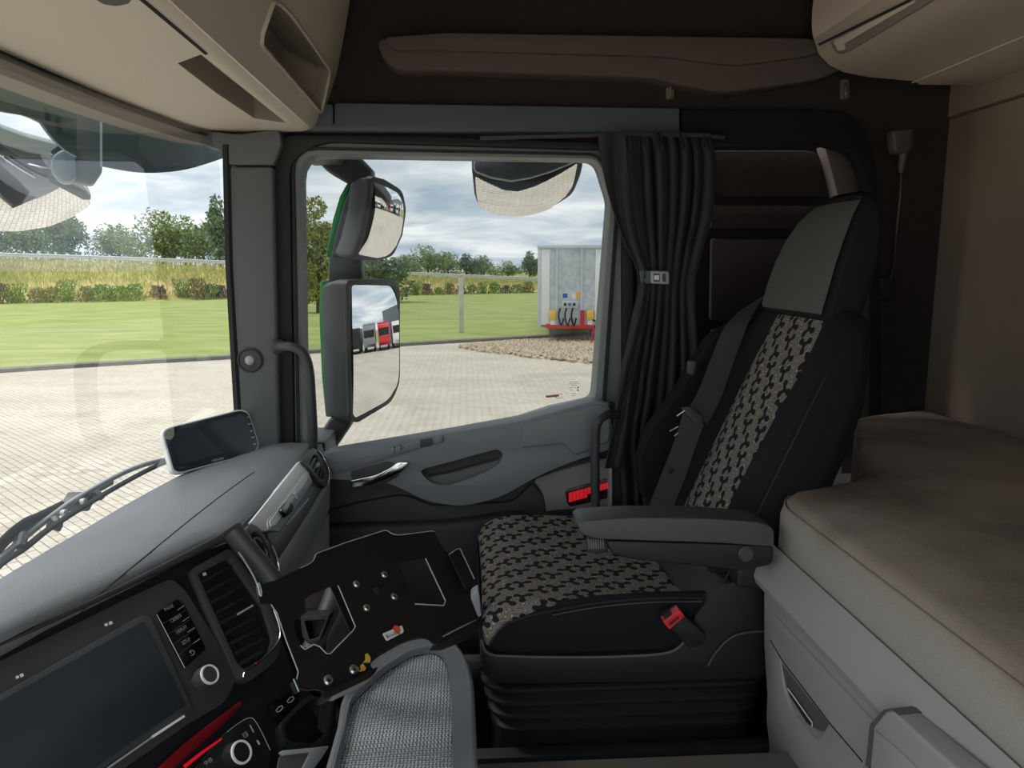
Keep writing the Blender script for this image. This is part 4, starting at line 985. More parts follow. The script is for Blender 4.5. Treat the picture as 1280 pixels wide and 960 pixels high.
# big door mirrors with green covers
dm = thing('door_mirror', 'large two-part door mirror with green back covers outside the door window', 'mirror', P(455, 540, Y=2.3))
RM = (.94, .33, -.055)
lp = mplane(467, 440, 2.30, RM); upn = mplane(478, 270, 2.30, (.90, .36, -.18))
back = Vector((-1, .10, 0))
def body(name, pts, pl, vec, m, parent, r=0, shrink=.86, bevel=.01):
    o = [pl.at(*p) for p in rp(pts, r)]; c = sum(o, Vector())/len(o); vec = Vector(vec)
    bm = bmesh.new(); R = [o, [p+vec*.5 for p in o], [c.lerp(p, (1+shrink)/2)+vec*.85 for p in o], [c.lerp(p, shrink)+vec for p in o]]
    loft(bm, R); return obj(name, bm, m, parent, 40)
LG = [(439, 356, 5), (490, 357, 5), (497, 372, 10), (497, 478, 12), (487, 499, 8), (446, 523, 6), (441, 518, 5), (438, 400)]
LF = [(433, 350, 7), (488, 348, 8), (500, 358, 8), (500, 480, 14), (489, 503, 8), (446, 529, 8), (438, 524, 6), (434, 400)]
body('lower_housing', [(434, 350, 7), (490, 348, 8), (499, 360, 8), (499, 480, 14), (488, 502, 8), (446, 528, 8), (438, 524, 6)], lp.off(-.004), (-.085, .03, 0), 'mirror_plastic', dm, shrink=.93)
slab('lower_rim', LF, lp, .012, 'dash_dark', dm, holes=[LG], bevel=.003); convex('lower_glass', LG, lp.off(-.004), 2.6, 'mirror', dm)
slab('lower_green_cover', [(400, 352, 3), (410, 349, 4), (412, 400), (414, 470), (417, 522, 2), (407, 521, 2), (402, 470), (399, 400)], PY(2.36), .10, 'green_paint', dm, bevel=.006)
slab('lower_flank', [(407, 350, 4), (436, 350, 4), (440, 524, 4), (415, 523, 2), (411, 470), (409, 400)], PY(2.345), .06, 'mirror_plastic', dm, bevel=.008)
UG = [(468, 226, 3), (499, 243, 6), (503, 262, 8), (499, 292), (489, 318, 6), (470, 322), (447, 319, 5), (456, 298), (464, 262)]
UF = [(464, 220, 6), (480, 224), (503, 238, 8), (508, 262, 8), (503, 294), (491, 321, 8), (468, 326), (441, 322, 6), (450, 300), (460, 260)]
slab('upper_rim', UF, upn, .02, 'dash_dark', dm, holes=[UG], bevel=.003); convex('upper_glass', UG, upn.off(-.006), .42, 'mirror', dm)
body('upper_housing', UF, upn.off(-.012), (-.07, .04, 0), 'mirror_plastic', dm, shrink=.9)
slab('upper_flank', [(440, 228, 4), (463, 214, 6), (472, 224), (462, 260), (452, 300), (442, 325, 5), (413, 322, 5), (420, 290), (429, 255)], PY(2.34), .07, 'mirror_plastic', dm, bevel=.008)
slab('upper_green_cover', [(434, 229, 3), (438, 230, 2), (430, 256), (421, 290), (414, 322, 2), (408, 322, 2), (409, 310), (416, 275), (425, 245)], PY(2.35), .10, 'green_paint', dm, bevel=.005)
slab('top_arm', [(400, 186), (441, 186), (466, 212, 4), (464, 222, 4), (440, 228, 4), (434, 229), (408, 214, 8), (399, 204, 5)], PY(2.30), .08, 'mirror_plastic', dm, bevel=.012, seg=3)
slab('centre_joint', [(411, 320), (452, 322, 6), (453, 350), (410, 352)], PY(2.34), .06, 'mirror_plastic', dm, bevel=.008)
slab('bottom_arm', [(394, 562, 4), (396, 548), (413, 521, 6), (434, 521), (440, 530, 6), (428, 548, 10), (416, 566, 6), (398, 570, 4)], PY(2.22), .12, 'pillar', dm, bevel=.01, seg=3)
bx('top_bracket', V(-.46, 2.058, .30), V(-.36, 2.32, .37), 'mirror_plastic', dm, bevel=.01)
bx('bottom_bracket', V(-.48, 2.058, -.56), V(-.40, 2.26, -.48), 'mirror_plastic', dm, bevel=.01)
# kerb mirror above the door
km = thing('kerb_mirror', 'crescent-shaped convex kerb mirror hanging outside above the door window', 'mirror', P(660, 200, Y=2.3))
kp = mplane(655, 235, 2.32, (.10, .35, -.93))
KO = [(591, 203, 5), (600, 196), (700, 196), (724, 200, 5), (729, 206, 4), (726, 220, 6), (716, 244, 8), (697, 256), (672, 263), (646, 267), (619, 265), (597, 256, 4), (593, 244), (590, 214)]
KG = [(594, 218, 2), (606, 224), (627, 229), (646, 230), (668, 224), (722, 204, 3), (716, 228, 5), (707, 240), (686, 256), (662, 263.5), (640, 265.5), (620, 264), (598, 255, 3), (595, 236)]
convex('kerb_glass', KG, kp.off(.0), .6, 'mirror', km)
slab('kerb_housing', KO, kp.off(-.014), .05, 'mirror_plastic', km, bevel=.008, seg=3)
slab('kerb_shield', [(591, 205, 5), (600, 190), (724, 190), (722, 201, 3), (690, 214), (664, 222), (640, 226), (615, 222), (594, 214, 3)], PY(2.2), .04, 'kerb_grey', km, bevel=.006)
bx('kerb_bracket', V(.10, 2.058, .31), V(.24, 2.24, .36), 'mirror_plastic', km, bevel=.008)
slab('kerb_mount', [(625, 180), (696, 180), (690, 200), (632, 200)], PY(2.16), .06, 'mirror_plastic', km, bevel=.006)
# ------------------------------------------------------------------ dashboard
ZT = -.46
da = thing('dashboard', 'grey dashboard with centre screen, air vents and silver passenger drawer', 'dashboard', V(-.55, 1.0, -1.2))
E_ = [P(x, y, Z=ZT) for x, y in ((403, 551), (372, 580), (338, 615), (300, 654), (252, 675), (150, 722), (60, 763), (0, 792))]
E_ = [Vector((p.x, min(p.y, 1.93), 0)) for p in E_]+[Vector(v) for v in ((-.66, .80, 0), (-.64, .6, 0), (-.58, .3, 0), (-.56, 0, 0), (-.5, -.28, 0))]
W_ = [Vector(v) for v in ((-.585, 1.945, 0), (-.635, 1.86, 0), (-.672, 1.72, 0), (-.700, 1.52, 0), (-.712, 1.36, 0), (-.722, 1.2, 0), (-.728, 1.04, 0), (-.733, .95, 0), (-.736, .80, 0), (-.735, .6, 0), (-.725, .3, 0), (-.69, 0, 0), (-.6, -.28, 0))]
Ec, Wc = cr(E_, 8), cr(W_, 8); n_ = len(Ec)
bm = bmesh.new(); R = []
for t, z in ((0, -.50), (.0, -.478), (.06, -.468), (.3, -.458), (.6, -.452), (.88, -.454), (.97, ZT), (1.0, ZT-.008), (1.0, ZT-.022), (.95, ZT-.035)):
    R.append([Wc[i].lerp(Ec[i], t)+Vector((0, 0, H+z)) for i in range(n_)])
loft(bm, R, closed=False, caps=False); TPO = obj('top_pad', bm, 'dash', da, 50)
# seam across the top
from mathutils.bvhtree import BVHTree
bv = BVHTree.FromPolygons([v.co+da.location for v in TPO.data.vertices], [tuple(p.vertices) for p in TPO.data.polygons])
def on(x, y):
    h = bv.ray_cast(CAM, ray(x, y).normalized()); return h[0] if h[0] is not None else P(x, y, Z=-.46)
sm = [on(p.x, p.y) for p in cr([Vector(q) for q in ((92, 774), (100, 766),  (130, 738), (180, 697), (230, 656), (280, 617), (318, 590))], 4)]
tube('top_seam', sm, .0013, 'rubber', da, 5)
# body below the pad
bm = bmesh.new()
R = [[Wc[i].lerp(Ec[i], .93)+Vector((0, 0, H-.49)) for i in range(n_)], [Wc[i].lerp(Ec[i], .9)+Vector((0, 0, H-.62)) for i in range(n_)], [Wc[i].lerp(Ec[i], .5)+Vector((0, 0, H-.9)) for i in range(n_)], [Wc[i].lerp(Ec[i], .4)+Vector((0, 0, H-1.2)) for i in range(n_)]]
loft(bm, R, closed=False, caps=False); obj('under_body', bm, 'dash_dark', da, 60)
# passenger fascia
A = P(300, 655, Z=ZT); B = P(402, 552, Z=ZT); FP = Plane(A, B, A+Vector((.075, 0, -.13)))
def fs_(name, pts, d, th, m, par=None, **k): return slab(name, pts, FP.off(d), th, m, par or da, **k)
fs_('fascia', [(302, 656), (402, 553, 3), (413, 590, 8), (412, 610, 6), (380, 700), (345, 725), (325, 700)], 0, .05, 'dash_dark', bevel=.004)
fs_('silver_panel', [(313, 653), (375, 576), (388, 588, 2), (386, 600), (335, 664), (326, 663, 2)], .006, .012, 'silver', bevel=.0015)
dr = fs_('drawer_front', [(334, 651, 3), (380, 590, 3), (386, 590, 2), (391, 602, 3), (384, 615), (350, 664, 3), (336, 662, 2)], .010, .010, 'silver_dark', bevel=.0015)
fs_('drawer_channel', [(337, 652, 2), (380, 594, 2), (385, 594), (384, 600), (345, 655), (339, 658)], .012, .004, 'silver', dr)
fs_('drawer_latch', [(352, 635, 2), (359, 626, 2), (367, 630, 2), (367, 638, 2), (360, 645, 2), (353, 639, 2)], .020, .014, 'black_gloss', dr, bevel=.002)
fs_('drawer_tab', [(368, 616, 1), (373, 611, 1), (378, 618, 1), (373, 624, 1)], .016, .008, 'silver_dark', dr, bevel=.001)
fs_('gloss_wedge', [(336, 666), (350, 664), (389, 608), (404, 611, 3), (401, 620), (351, 699), (344, 690)], .009, .015, 'dash_dark', bevel=.002)
fs_('wedge_highlight', [(358, 655), (386, 622), (387, 623.5), (360, 656)], .011, .003, 'silver_dark')
fs_('padded_band', [(349, 701), (403, 614), (413, 602, 3), (412, 635), (404, 655), (372, 712), (349, 724)], .014, .03, 'dash', bevel=.006, seg=3)
fs_('glovebox_lower', [(372, 711), (404, 653), (412, 640), (413, 700), (402, 760), (370, 760)], .004, .05, 'beige', bevel=.004)
vt = fs_('side_vent', [(376, 577, 2), (390, 559, 3), (398, 563, 3), (411, 586, 4), (412, 602, 3), (408, 609, 3), (401, 604, 2), (384, 584)], .010, .02, 'dash_dark', holes=[[(386, 580, 2), (392, 568, 2), (397, 569, 2), (406, 588, 2), (406, 599, 2), (401, 599, 2)]], bevel=.001)
fs_('vent_cavity', [(384, 578), (392, 566), (398, 567), (408, 588), (407, 602), (401, 601)], -.006, .003, 'black', vt)
for k in range(4):
    t = k/3; a = (387+t*12, 582+t*13); b_ = (393.5+t*9, 571+t*14)
    fs_('louvre', [a, b_, (b_[0]+2, b_[1]+2.6), (a[0]+2, a[1]+2.6)], .006, .003, 'dash_dark', vt)
fs_('vent_tab', [(396, 580, 1), (399, 577, 1), (401, 581, 1), (398, 584, 1)], .010, .006, 'silver_dark', vt)
tube('chrome_edge', cr([FP.off(.012).at(*q) for q in ((398, 564), (405, 573), (411, 586), (411.5, 600), (408, 608), (403, 605))], 5), .0022, 'chrome', vt, 8)
rv = fs_('round_vent', [(307, 663, 2), (313, 654, 3), (322, 658, 4), (337, 678, 4), (348, 702, 5), (349, 716, 4), (342, 723, 4), (333, 718, 3), (318, 690)], .010, .02, 'dash_dark', holes=[[(313, 668, 3), (318, 664, 3), (329, 672, 5), (338, 690, 6), (339, 708, 5), (334, 710, 4), (322, 692, 5)]], bevel=.001)
fs_('vent_cavity', [(310, 664), (318, 660), (342, 690), (343, 712), (332, 714)], -.008, .003, 'black', rv)
tube('vent_ring', cr([FP.off(.004).at(*q) for q in ((318, 674), (325, 674), (332, 686), (334, 700), (330, 700), (322, 690))], 5, True), .0018, 'silver_dark', rv, 6, closed=True)
tube('chrome_edge', cr([FP.off(.013).at(*q) for q in ((340, 682), (347, 700), (348, 714), (342, 722))], 5), .0022, 'chrome', rv, 8)

# centre stack, angled to the driver
CP = Plane(P(0, 800, Z=-.475), P(290, 668, Z=-.475), P(410, 870, Z=-.74))
def cs(name, pts, d, th, m, par=None, **k): return slab(name, pts, CP.off(d), th, m, par or da, **k)
ct = cs('centre_panel', [(-160, 872), (0, 800), (150, 730), (282, 664, 6), (300, 662, 8), (350, 728, 12), (352, 790, 10), (372, 850, 8), (412, 885), (432, 960), (440, 1100), (-160, 1100)], -.004, .06, 'black', bevel=.006, seg=3)
cs('brow', [(-160, 872), (0, 802), (150, 731), (270, 670), (300, 650, 6), (306, 660, 4), (284, 674), (150, 738), (0, 808), (-160, 880)], .012, .03, 'dash_dark', bevel=.007, seg=3)
cs('gloss_surround', [(-160, 900), (0, 826), (150, 752, 4), (214, 722, 8), (232, 737, 8), (290, 830), (296, 850, 10), (282, 878, 10), (236, 905), (120, 985), (-160, 1110)], .003, .008, 'dash_dark', bevel=.002)
bz = cs('screen_bezel', [(-150, 955), (0, 868), (178, 768, 3), (190, 772, 3), (241, 884, 4), (233, 893, 4), (120, 966), (-60, 1100), (-150, 1100)], .010, .012, 'door_dark', bevel=.002)
cs('touch_screen', [(-150, 962), (0, 876), (180, 776, 2), (232, 881, 2), (118, 960), (-60, 1092), (-150, 1092)], .0125, .008, 'screen_glass', bz, bevel=.001)
cs('chrome_strip', [(190, 919.5), (230, 893.5), (231.5, 896), (192, 922)], .013, .004, 'silver', bz)
cs('chrome_strip', [(140, 955), (189, 921), (190, 923), (120, 972)], .013, .004, 'grey_print', bz)
for (x, y) in ((24, 845), (135, 779.5)):
    cs('screen_icon', [(x-4.5, y+.5), (x-1, y-1), (x+.2, y+2), (x-3.2, y+3.5)], .0135, .0006, 'white_print', bz)
    cs('screen_icon', [(x+.8, y-2), (x+4.5, y-3.6), (x+6, y), (x+2.2, y+1.6)], .0135, .0006, 'white_print', bz)
cs('indicator_square', [(253, 716.5), (257, 715), (258.6, 718.5), (254.6, 720)], .006, .001, 'white_print')
bg_ = cs('button_group', [(196, 766, 3), (222, 748, 5), (230, 752, 3), (258, 811, 4), (231, 835, 4)], .011, .005, 'black_gloss', bevel=.001, holes=())
for a in range(6):
    t = a/5; x0_, y0_ = 196+t*33, 767+t*64; x1_, y1_ = 227+t*30, 751+t*58
    if 0 < a < 5: tube('button_gap', [CP.off(.0112).at(x0_+1, y0_), CP.off(.0112).at(x1_-1, y1_)], .0005, 'dash_dark', bg_, 4)
tube('group_outline', [CP.off(.0112).at(*q) for q in ((196, 768), (231, 835))], .0006, 'silver_dark', bg_, 4)
CL = CP.off(.0113)
lettering('print_phone', 'PHONE', CL, (206.5, 764.5), (217.5, 758.5), .0058, 'grey_print', bg_)
lettering('print_camera', 'CAMERA', CL, (214.5, 779), (227.5, 770.5), .0058, 'grey_print', bg_)
lettering('print_display', 'DISPLAY', CL, (221.5, 793), (234.5, 784.5), .0058, 'grey_print', bg_)
lettering('print_setup', 'SETUP', CL, (228.5, 806.5), (238.5, 800.5), .0058, 'grey_print', bg_)
for x, y in ((226, 759.5), (232.5, 773.5), (239, 787), (246, 801)): cs('indicator_dash', [(x-4, y+2.4), (x+4, y-3), (x+4.4, y-2.2), (x-3.6, y+3.2)], .0125, .001, 'grey_print', bg_)
tube('print_back_arrow', cr([CL.at(*q) for q in ((237, 815), (241, 813), (243, 815), (242, 818), (239, 819.5))], 4), .0005, 'grey_print', bg_, 5)
tube('print_back_arrow', [CL.at(238.5, 812.8), CL.at(236.8, 815.2), CL.at(239.6, 816.4)], .0005, 'grey_print', bg_, 5)
def knob(x, y, d0, r, h, ring_m, par, m='dash_dark'):
    o = CP.off(d0).at(x, y)
    k = turned('knob', [(r*1.12, 0), (r*1.08, h*.35), (r, h*.9), (r*.93, h)], o, CP.n, m, par, 36)
    turned('knob_ring', [(r*.99, h*.93), (r*.96, h*1.06), (r*.80, h*1.06), (r*.78, h*.95)], o, CP.n, ring_m, k, 36)
    turned('knob_cap', [(r*.80, h*.9), (r*.78, h*1.0), (r*.70, h*1.03), (.0006, h*1.0)], o, CP.n, m, k, 36)
    for q in range(24):
        a = q*math.pi/12; u = CP.n.orthogonal().normalized(); v = CP.n.cross(u); c = o+CP.n*h*.5+(u*math.cos(a)+v*math.sin(a))*r*1.03
        if q % 2 == 0: tube('grip_rib', [c-CP.n*h*.35, c+CP.n*h*.35], .0006, m, k, 4)
    return k
knob(252, 850, .004, .0155, .022, 'silver', da)
# centre vent
cv_ = cs('centre_vent', [(238, 712, 5), (288, 684, 8), (338, 752, 10), (353, 800, 12), (346, 826, 10), (312, 852, 6), (298, 850, 6)], .008, .012, 'dash_dark', holes=[[(247, 718, 3), (286, 697, 5), (330, 758, 8), (342, 798, 8), (334, 818, 6), (305, 838, 5), (296, 828)]], bevel=.002)
cs('vent_cavity', [(243, 714), (288, 690), (335, 756), (346, 800), (338, 824), (302, 844)], -.0015, .002, 'black', cv_)
for k in range(9):
    t = k/8; a = (251+t*48, 726+t*102); b_ = (290+t*46 if t < .75 else 325+((t-.75)*26), 705+t*105)
    cs('louvre', [a, b_, (b_[0]+1.5, b_[1]+4.6), (a[0]+1.5, a[1]+4.6)], .006, .003, 'black', cv_, bevel=.0006)
tube('vent_slider', [CP.off(.012).at(297, 768), CP.off(.013).at(306, 763), CP.off(.012).at(316, 757)], .0018, 'silver_dark', cv_, 6)
tube('chrome_edge', cr([CP.off(.014).at(*q) for q in ((336, 748), (344, 768), (350, 790), (345, 806), (330, 822), (318, 832), (306, 840), (304, 847))], 5), .0030, 'chrome', cv_, 8, flat=.7)
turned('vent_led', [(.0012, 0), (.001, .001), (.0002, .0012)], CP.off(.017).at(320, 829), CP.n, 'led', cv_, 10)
# ridge between centre vent and passenger side
sp1 = [CP.off(.022).at(*q) for q in ((290, 664), (306, 684), (325, 706), (341, 728), (352, 756))]
tube('side_ridge', cr(sp1, 5), [.020]*21, 'dash_dark', da, 14, flat=.8)
tube('ridge_bead', cr([CP.off(.030).at(*q) for q in ((298, 690), (305, 700), (318, 722), (324, 738))], 4), .0016, 'silver_dark', da, 6)
# red glow painted as a dark red strip and emissive line; climate control
cs('red_glow_strip', [(195, 962), (232, 928), (268, 900), (300, 876), (306, 878), (280, 906), (240, 940), (205, 972)], .008, .005, 'red_glow', bevel=.0015)
cs('red_glow_line', [(230, 956, .5), (252, 939, .5), (277, 922, .5), (278, 924, .5), (254, 942, .5), (232, 960, .5)], .0122, .002, 'led')
cl_ = cs('climate_panel', [(238, 968), (282, 915, 3), (314, 896, 5), (322, 904, 4), (338, 940, 6), (336, 965, 5), (330, 1010), (240, 1010)], .010, .006, 'black', bevel=.002)
tube('panel_outline', cr([CP.off(.0115).at(*q) for q in ((284, 915), (298, 904), (313, 897), (321, 904), (330, 921), (338, 938))], 3), .0006, 'silver_dark', cl_, 5)
knob(292, 946, .010, .0175, .020, 'silver', cl_, 'black')
CQ = CP.off(.0165)
tube('seat_icon', [CQ.at(*q) for q in ((303, 918), (307, 914.5), (310, 920), (306, 922.5), (303, 918))], .0005, 'grey_print', cl_, 4)
for k in range(3): tube('seat_icon', [CQ.at(304+k*2, 917-k*1.2), CQ.at(306.3+k*2, 921.5-k*1.2)], .0004, 'grey_print', cl_, 4)
cs('indicator_dash', [(312, 906), (313, 905.4), (318, 915), (317, 915.6)], .0165, .001, 'silver_dark', cl_); cs('indicator_dash', [(321, 925.5), (322.4, 924.8), (325.4, 930), (324, 930.8)], .0165, .001, 'white_print', cl_)
lettering('print_number', '98', CQ, (256.5, 958), (266, 951), .0065, 'grey_print', cl_)
# connector niche, cubby and silver tray lip
nc = cs('connector_panel', [(336, 882, 3), (368, 858, 3), (376, 868, 3), (372, 880), (342, 902, 3)], .006, .006, 'black_gloss', bevel=.001)
CN = CP.off(.0065)
for (x, y) in ((349, 887), (363, 875.5)):
    tube('port_icon', [CN.at(x-4, y+1), CN.at(x-1, y-3), CN.at(x+3, y-5), CN.at(x+4.6, y-2.5), CN.at(x+1.5, y+1.5), CN.at(x-2.4, y+3.2), CN.at(x-4, y+1)], .0005, 'white_print', nc, 4)
cb = cs('open_cubby', [(350, 905, 6), (386, 868, 8), (404, 872, 8), (424, 905, 14), (428, 930, 8), (400, 950, 6), (356, 934, 8)], .012, .03, 'black', holes=[[(356, 906, 5), (384, 878, 8), (396, 880, 6), (410, 904, 10), (410, 916, 6), (392, 930, 8), (360, 926, 6)]], bevel=.003)
cs('cubby_back', [(350, 900), (390, 870), (420, 910), (400, 940), (352, 936)], -.016, .003, 'black_gloss', cb)
tl_ = cs('tray_lip', [(352, 938, 2), (396, 934, 2), (412, 932, 3), (402, 948, 3), (384, 972), (372, 972), (388, 940), (356, 944)], .020, .01, 'silver_dark', bevel=.0015)
cs('tray_well', [(350, 946), (385, 942), (368, 975), (345, 975)], .018, .004, 'cabinet_dark', tl_)
cs('stack_foot', [(404, 868, 8), (424, 880, 10), (434, 915, 12), (430, 990), (415, 1000), (400, 990), (426, 930)], .010, .05, 'dash_dark', bevel=.01, seg=3)

# ------------------------------------------------------------------ navigation screen on the dash
nv = thing('portable_screen', 'dark portable screen with silver rim propped on the dashboard by the pillar', 'screen', P(270, 585, Z=ZT))
NP = Plane(P(217, 591, Z=ZT+.004), P(323, 561, Z=ZT+.004), P(303, 513, Y=P(316, 561, Z=ZT+.004).y+.03))
slab('rim', [(202, 540, 6), (209, 534, 6), (300, 511, 6), (311, 514, 6), (325, 556, 8), (319, 567, 6), (224, 592, 6), (215, 590, 6)], NP, .014, 'silver', nv, bevel=.003, seg=3)
slab('glass_face', [(204.5, 541, 6), (211, 535.5, 5), (300, 513, 5), (310, 516, 5), (323.5, 556, 7), (318, 565, 5), (226, 590, 5), (218, 588, 5)], NP.off(.0012), .004, 'screen_glass', nv, bevel=.001)
slab('display', [(211, 545), (213, 540), (305, 517), (309, 519), (311, 523), (317, 553), (317, 557), (228, 580), (224, 578)][:9], NP.off(.0016), .0006, 'screen_glass', nv)
NL = NP.off(.0018)
lettering('print_logo', 'MEXAN', NL, (265.5, 577.5), (279.5, 574), .0055, 'white_print', nv)
lettering('print_small', 'MENU', NL, (224, 586.5), (232.5, 584.5), .003, 'grey_print', nv)
for x, y, tp_ in ((309.8, 521.5, 0), (312, 529.5, 1), (314.2, 538.3, 1), (316.3, 546.2, 1), (318.3, 554.6, 1)):
    if tp_ == 0: turned('touch_key', [(.0022, 0), (.0022, .0004), (.0015, .0004), (.0015, 0)], NL.at(x, y), NP.n, 'white_print', nv, 14)
    else: slab('touch_key', [(x-1.7, y+.2), (x+1.7, y-.6), (x+1.9, y+.5), (x-1.5, y+1.3)], NL, .0004, 'white_print', nv)
slab('stand', [(236, 592, 2), (262, 578), (300, 568), (318, 566, 2), (300, 576), (272, 583, 4), (245, 592, 3)], NP.off(-.012), .03, 'silver', nv, bevel=.003)

# ------------------------------------------------------------------ metal bracket
bk_ = thing('tablet_bracket', 'black folded metal mounting plate with two cut-outs and screws', 'bracket', P(420, 870, Y=.95))
BP = Plane(P(330, 735, Y=.90), P(590, 760, Y=1.06), P(400, 850, Y=.84))
z2 = lambda *q: [(320+p[0]/4, 640+p[1]/4)+tuple(p[2:]) for p in q]
BO = z2((5, 380), (8, 352, 2), (25, 345, 2), (32, 358, 2), (100, 340), (220, 280), (270, 258, 3), (290, 240, 4), (300, 208, 3), (450, 152), (640, 92, 3), (655, 92, 2), (685, 112, 4), (720, 115, 3), (800, 102), (882, 94, 3), (895, 104, 3), (938, 188, 3), (968, 210, 4), (1060, 395), (1112, 530, 3), (1100, 536), (940, 610, 2), (910, 655, 3), (888, 658, 3), (868, 635, 3), (820, 624, 4), (740, 648, 5), (650, 690, 5), (575, 745, 3), (572, 770, 3), (590, 790), (350, 900), (300, 885), (255, 890), (215, 880), (205, 830, 2), (210, 790, 2), (105, 500, 3), (75, 460, 3), (20, 455, 2))
H1 = z2((243, 440, 2), (262, 420, 3), (370, 370, 2), (408, 365, 2), (425, 385, 2), (497, 570, 2), (488, 590, 2), (375, 705, 3), (355, 710, 2), (330, 690, 3), (315, 668, 3), (290, 662, 3), (245, 685, 4), (225, 672, 3), (190, 590, 3), (190, 545, 3), (215, 518, 3), (250, 505, 3), (246, 470, 3))
H2 = z2((712, 250, 1), (845, 230, 1), (948, 445, 3), (940, 468, 3), (800, 460, 3), (788, 450, 1))
pb = slab('plate', BO, BP, .003, 'bracket', bk_, holes=[H1, H2], smooth=30)
def wire(name, pts, par, r=.0009, d=.0003, m='silver_dark'):
    return tube(name, [BP.off(d).at(*q[:2]) for q in pts], r, m, par, 5)
wire('bright_edge', rp(z2((30, 358), (220, 280), (270, 258, 3), (290, 240, 4), (300, 208, 3), (450, 152), (640, 92, 3), (655, 92, 2), (685, 112, 4), (720, 115, 3), (882, 94, 3), (890, 98)), 0)[1:], pb, .0007)
wire('bright_edge', rp(z2((1018, 182), (105, 500, 3)))[:0] or [Vector(q) for q in z2((75, 462), (105, 505), (150, 640), (212, 800), (204, 835))], pb, .0008)
wire('bright_edge', [Vector(q[:2]) for q in z2((848, 232), (948, 445), (938, 468), (795, 460))], pb, .0010)
wire('bright_edge', [Vector(q[:2]) for q in z2((410, 367), (497, 572), (486, 592), (372, 708), (352, 708), (320, 674), (290, 662), (245, 687), (222, 668))], pb, .0008)
fl1 = slab('folded_flange', z2((965, 212, 2), (1000, 185, 2), (1022, 182, 2), (1092, 335, 2), (1080, 365), (1050, 390, 2)), BP.off(.012), .003, 'bracket', bk_, bevel=.001)
wire('bright_edge', [Vector(q[:2]) for q in z2((965, 212), (1000, 187), (1020, 182), (1092, 335))], fl1, .0008, .0125)
slab('inner_flange', z2((372, 372), (408, 366), (497, 572), (470, 600)), BP.off(-.012), .003, 'bracket', bk_, bevel=.001)
slab('lower_lip', z2((330, 925, 3), (350, 900, 3), (590, 780, 4), (612, 772, 4), (600, 800, 5), (570, 830), (390, 915), (340, 938, 3)), BP.off(.014), .016, 'bracket', bk_, bevel=.004, seg=3)
slab('lip_underside', z2((375, 915), (600, 805, 3), (570, 840, 4), (400, 925, 3)), BP.off(.012), .012, 'beige', bk_, bevel=.003)
slab('side_tab', z2((8, 355), (18, 350), (32, 400), (30, 418), (20, 410)), BP.off(.008), .003, 'silver_dark', bk_)
slab('side_tab', z2((180, 850, 1), (200, 832, 1), (218, 895, 1), (200, 900)), BP.off(.008), .006, 'bracket', bk_, bevel=.001)
wire('bright_edge', [Vector(q[:2]) for q in z2((188, 835), (214, 898))], bk_, .0009, .010)
slab('lower_arm', z2((900, 660, 2), (925, 620, 3), (1100, 535, 3), (1150, 528), (1110, 600), (960, 660, 4)), BP.off(-.015), .02, 'black', bk_, bevel=.003)
wire('bright_edge', [Vector(q[:2]) for q in z2((935, 622), (1100, 537))], bk_, .0010, -.012)
bsc = thing
for x, y, r_ in ((501, 362, .0052), (640, 314, .0052), (690, 424, .0052), (552, 480, .0052), (489, 789, .0066), (361, 843, .0066)):
    c = BP.at(320+x/4, 640+y/4)
    s_ = turned('screw', [(r_, 0), (r_, .0015), (r_*.7, .003), (r_*.42, .003), (r_*.38, .0012), (.0003, .0012)], c, BP.n, 'steel', bk_, 20)
    turned('socket', [(r_*.36, .0012), (.0003, .0014)], c, BP.n, 'black', s_, 12)
turned('spare_hole', [(.006, .0), (.006, .0006), (.0003, .0006)], BP.at(320+600/4, 640+392/4), BP.n, 'rubber', bk_, 20)
lb_ = slab('maker_label', z2((633, 608, 1.5), (730, 566, 2), (740, 600, 2), (655, 644, 2)), BP.off(.0012), .001, 'sticker', bk_)
LBP = BP.off(.0014)
turned('label_disc', [(.0056, 0), (.0056, .0003), (.0003, .0003)], LBP.at(320+704/4, 640+586/4), BP.n, 'orange', lb_, 20)
turned('label_dot', [(.0022, 0), (.0022, .0005), (.0003, .0005)], LBP.at(320+712/4, 640+605/4), BP.n, 'green_dot', lb_, 16)
lettering('label_word', 'Brodit', BP.off(.0016), (320+656/4, 640+634/4), (320+712/4, 640+610/4), .0052, 'black', lb_)
for pts in (z2((547, 712), (558, 706), (573, 728), (572, 752), (535, 752), (548, 738)), z2((522, 768), (535, 756), (550, 780), (545, 792), (510, 800), (525, 786))):
    slab('yellow_sticker_scrap', pts, BP.off(.001), .0008, 'yellow', bk_)
# mounting leg behind the plate
tube('mounting_leg', [BP.off(-.02).at(440, 760), BP.off(-.10).at(420, 800), P(405, 850, Y=1.12)+Vector((0, 0, -.08))], .013, 'black', bk_, 10)

# dark lever between dash and bracket, seen through the left cut-out
gl = thing('gear_lever', 'dark rounded lever seen through the left cut-out of the bracket', 'lever', P(395, 800, Y=1.15))
tube('stalk', [P(388, 815, Y=1.12), P(408, 775, Y=1.16), P(424, 740, Y=1.2)], [.016, .019, .024], 'dash_dark', gl, 14)
o = slab('cup_holder', [(375, 770, 4), (412, 768, 4), (400, 800), (386, 806, 4), (378, 796)], Plane(P(390, 790, Y=1.1), n=(0, -1, .3)), .05, 'black', None, bevel=.006, holes=[[(380, 776, 3), (408, 774, 3), (398, 796), (387, 800, 3)]])
tag(o, 'dark open cup holder seen through the left cut-out', 'cup holder')

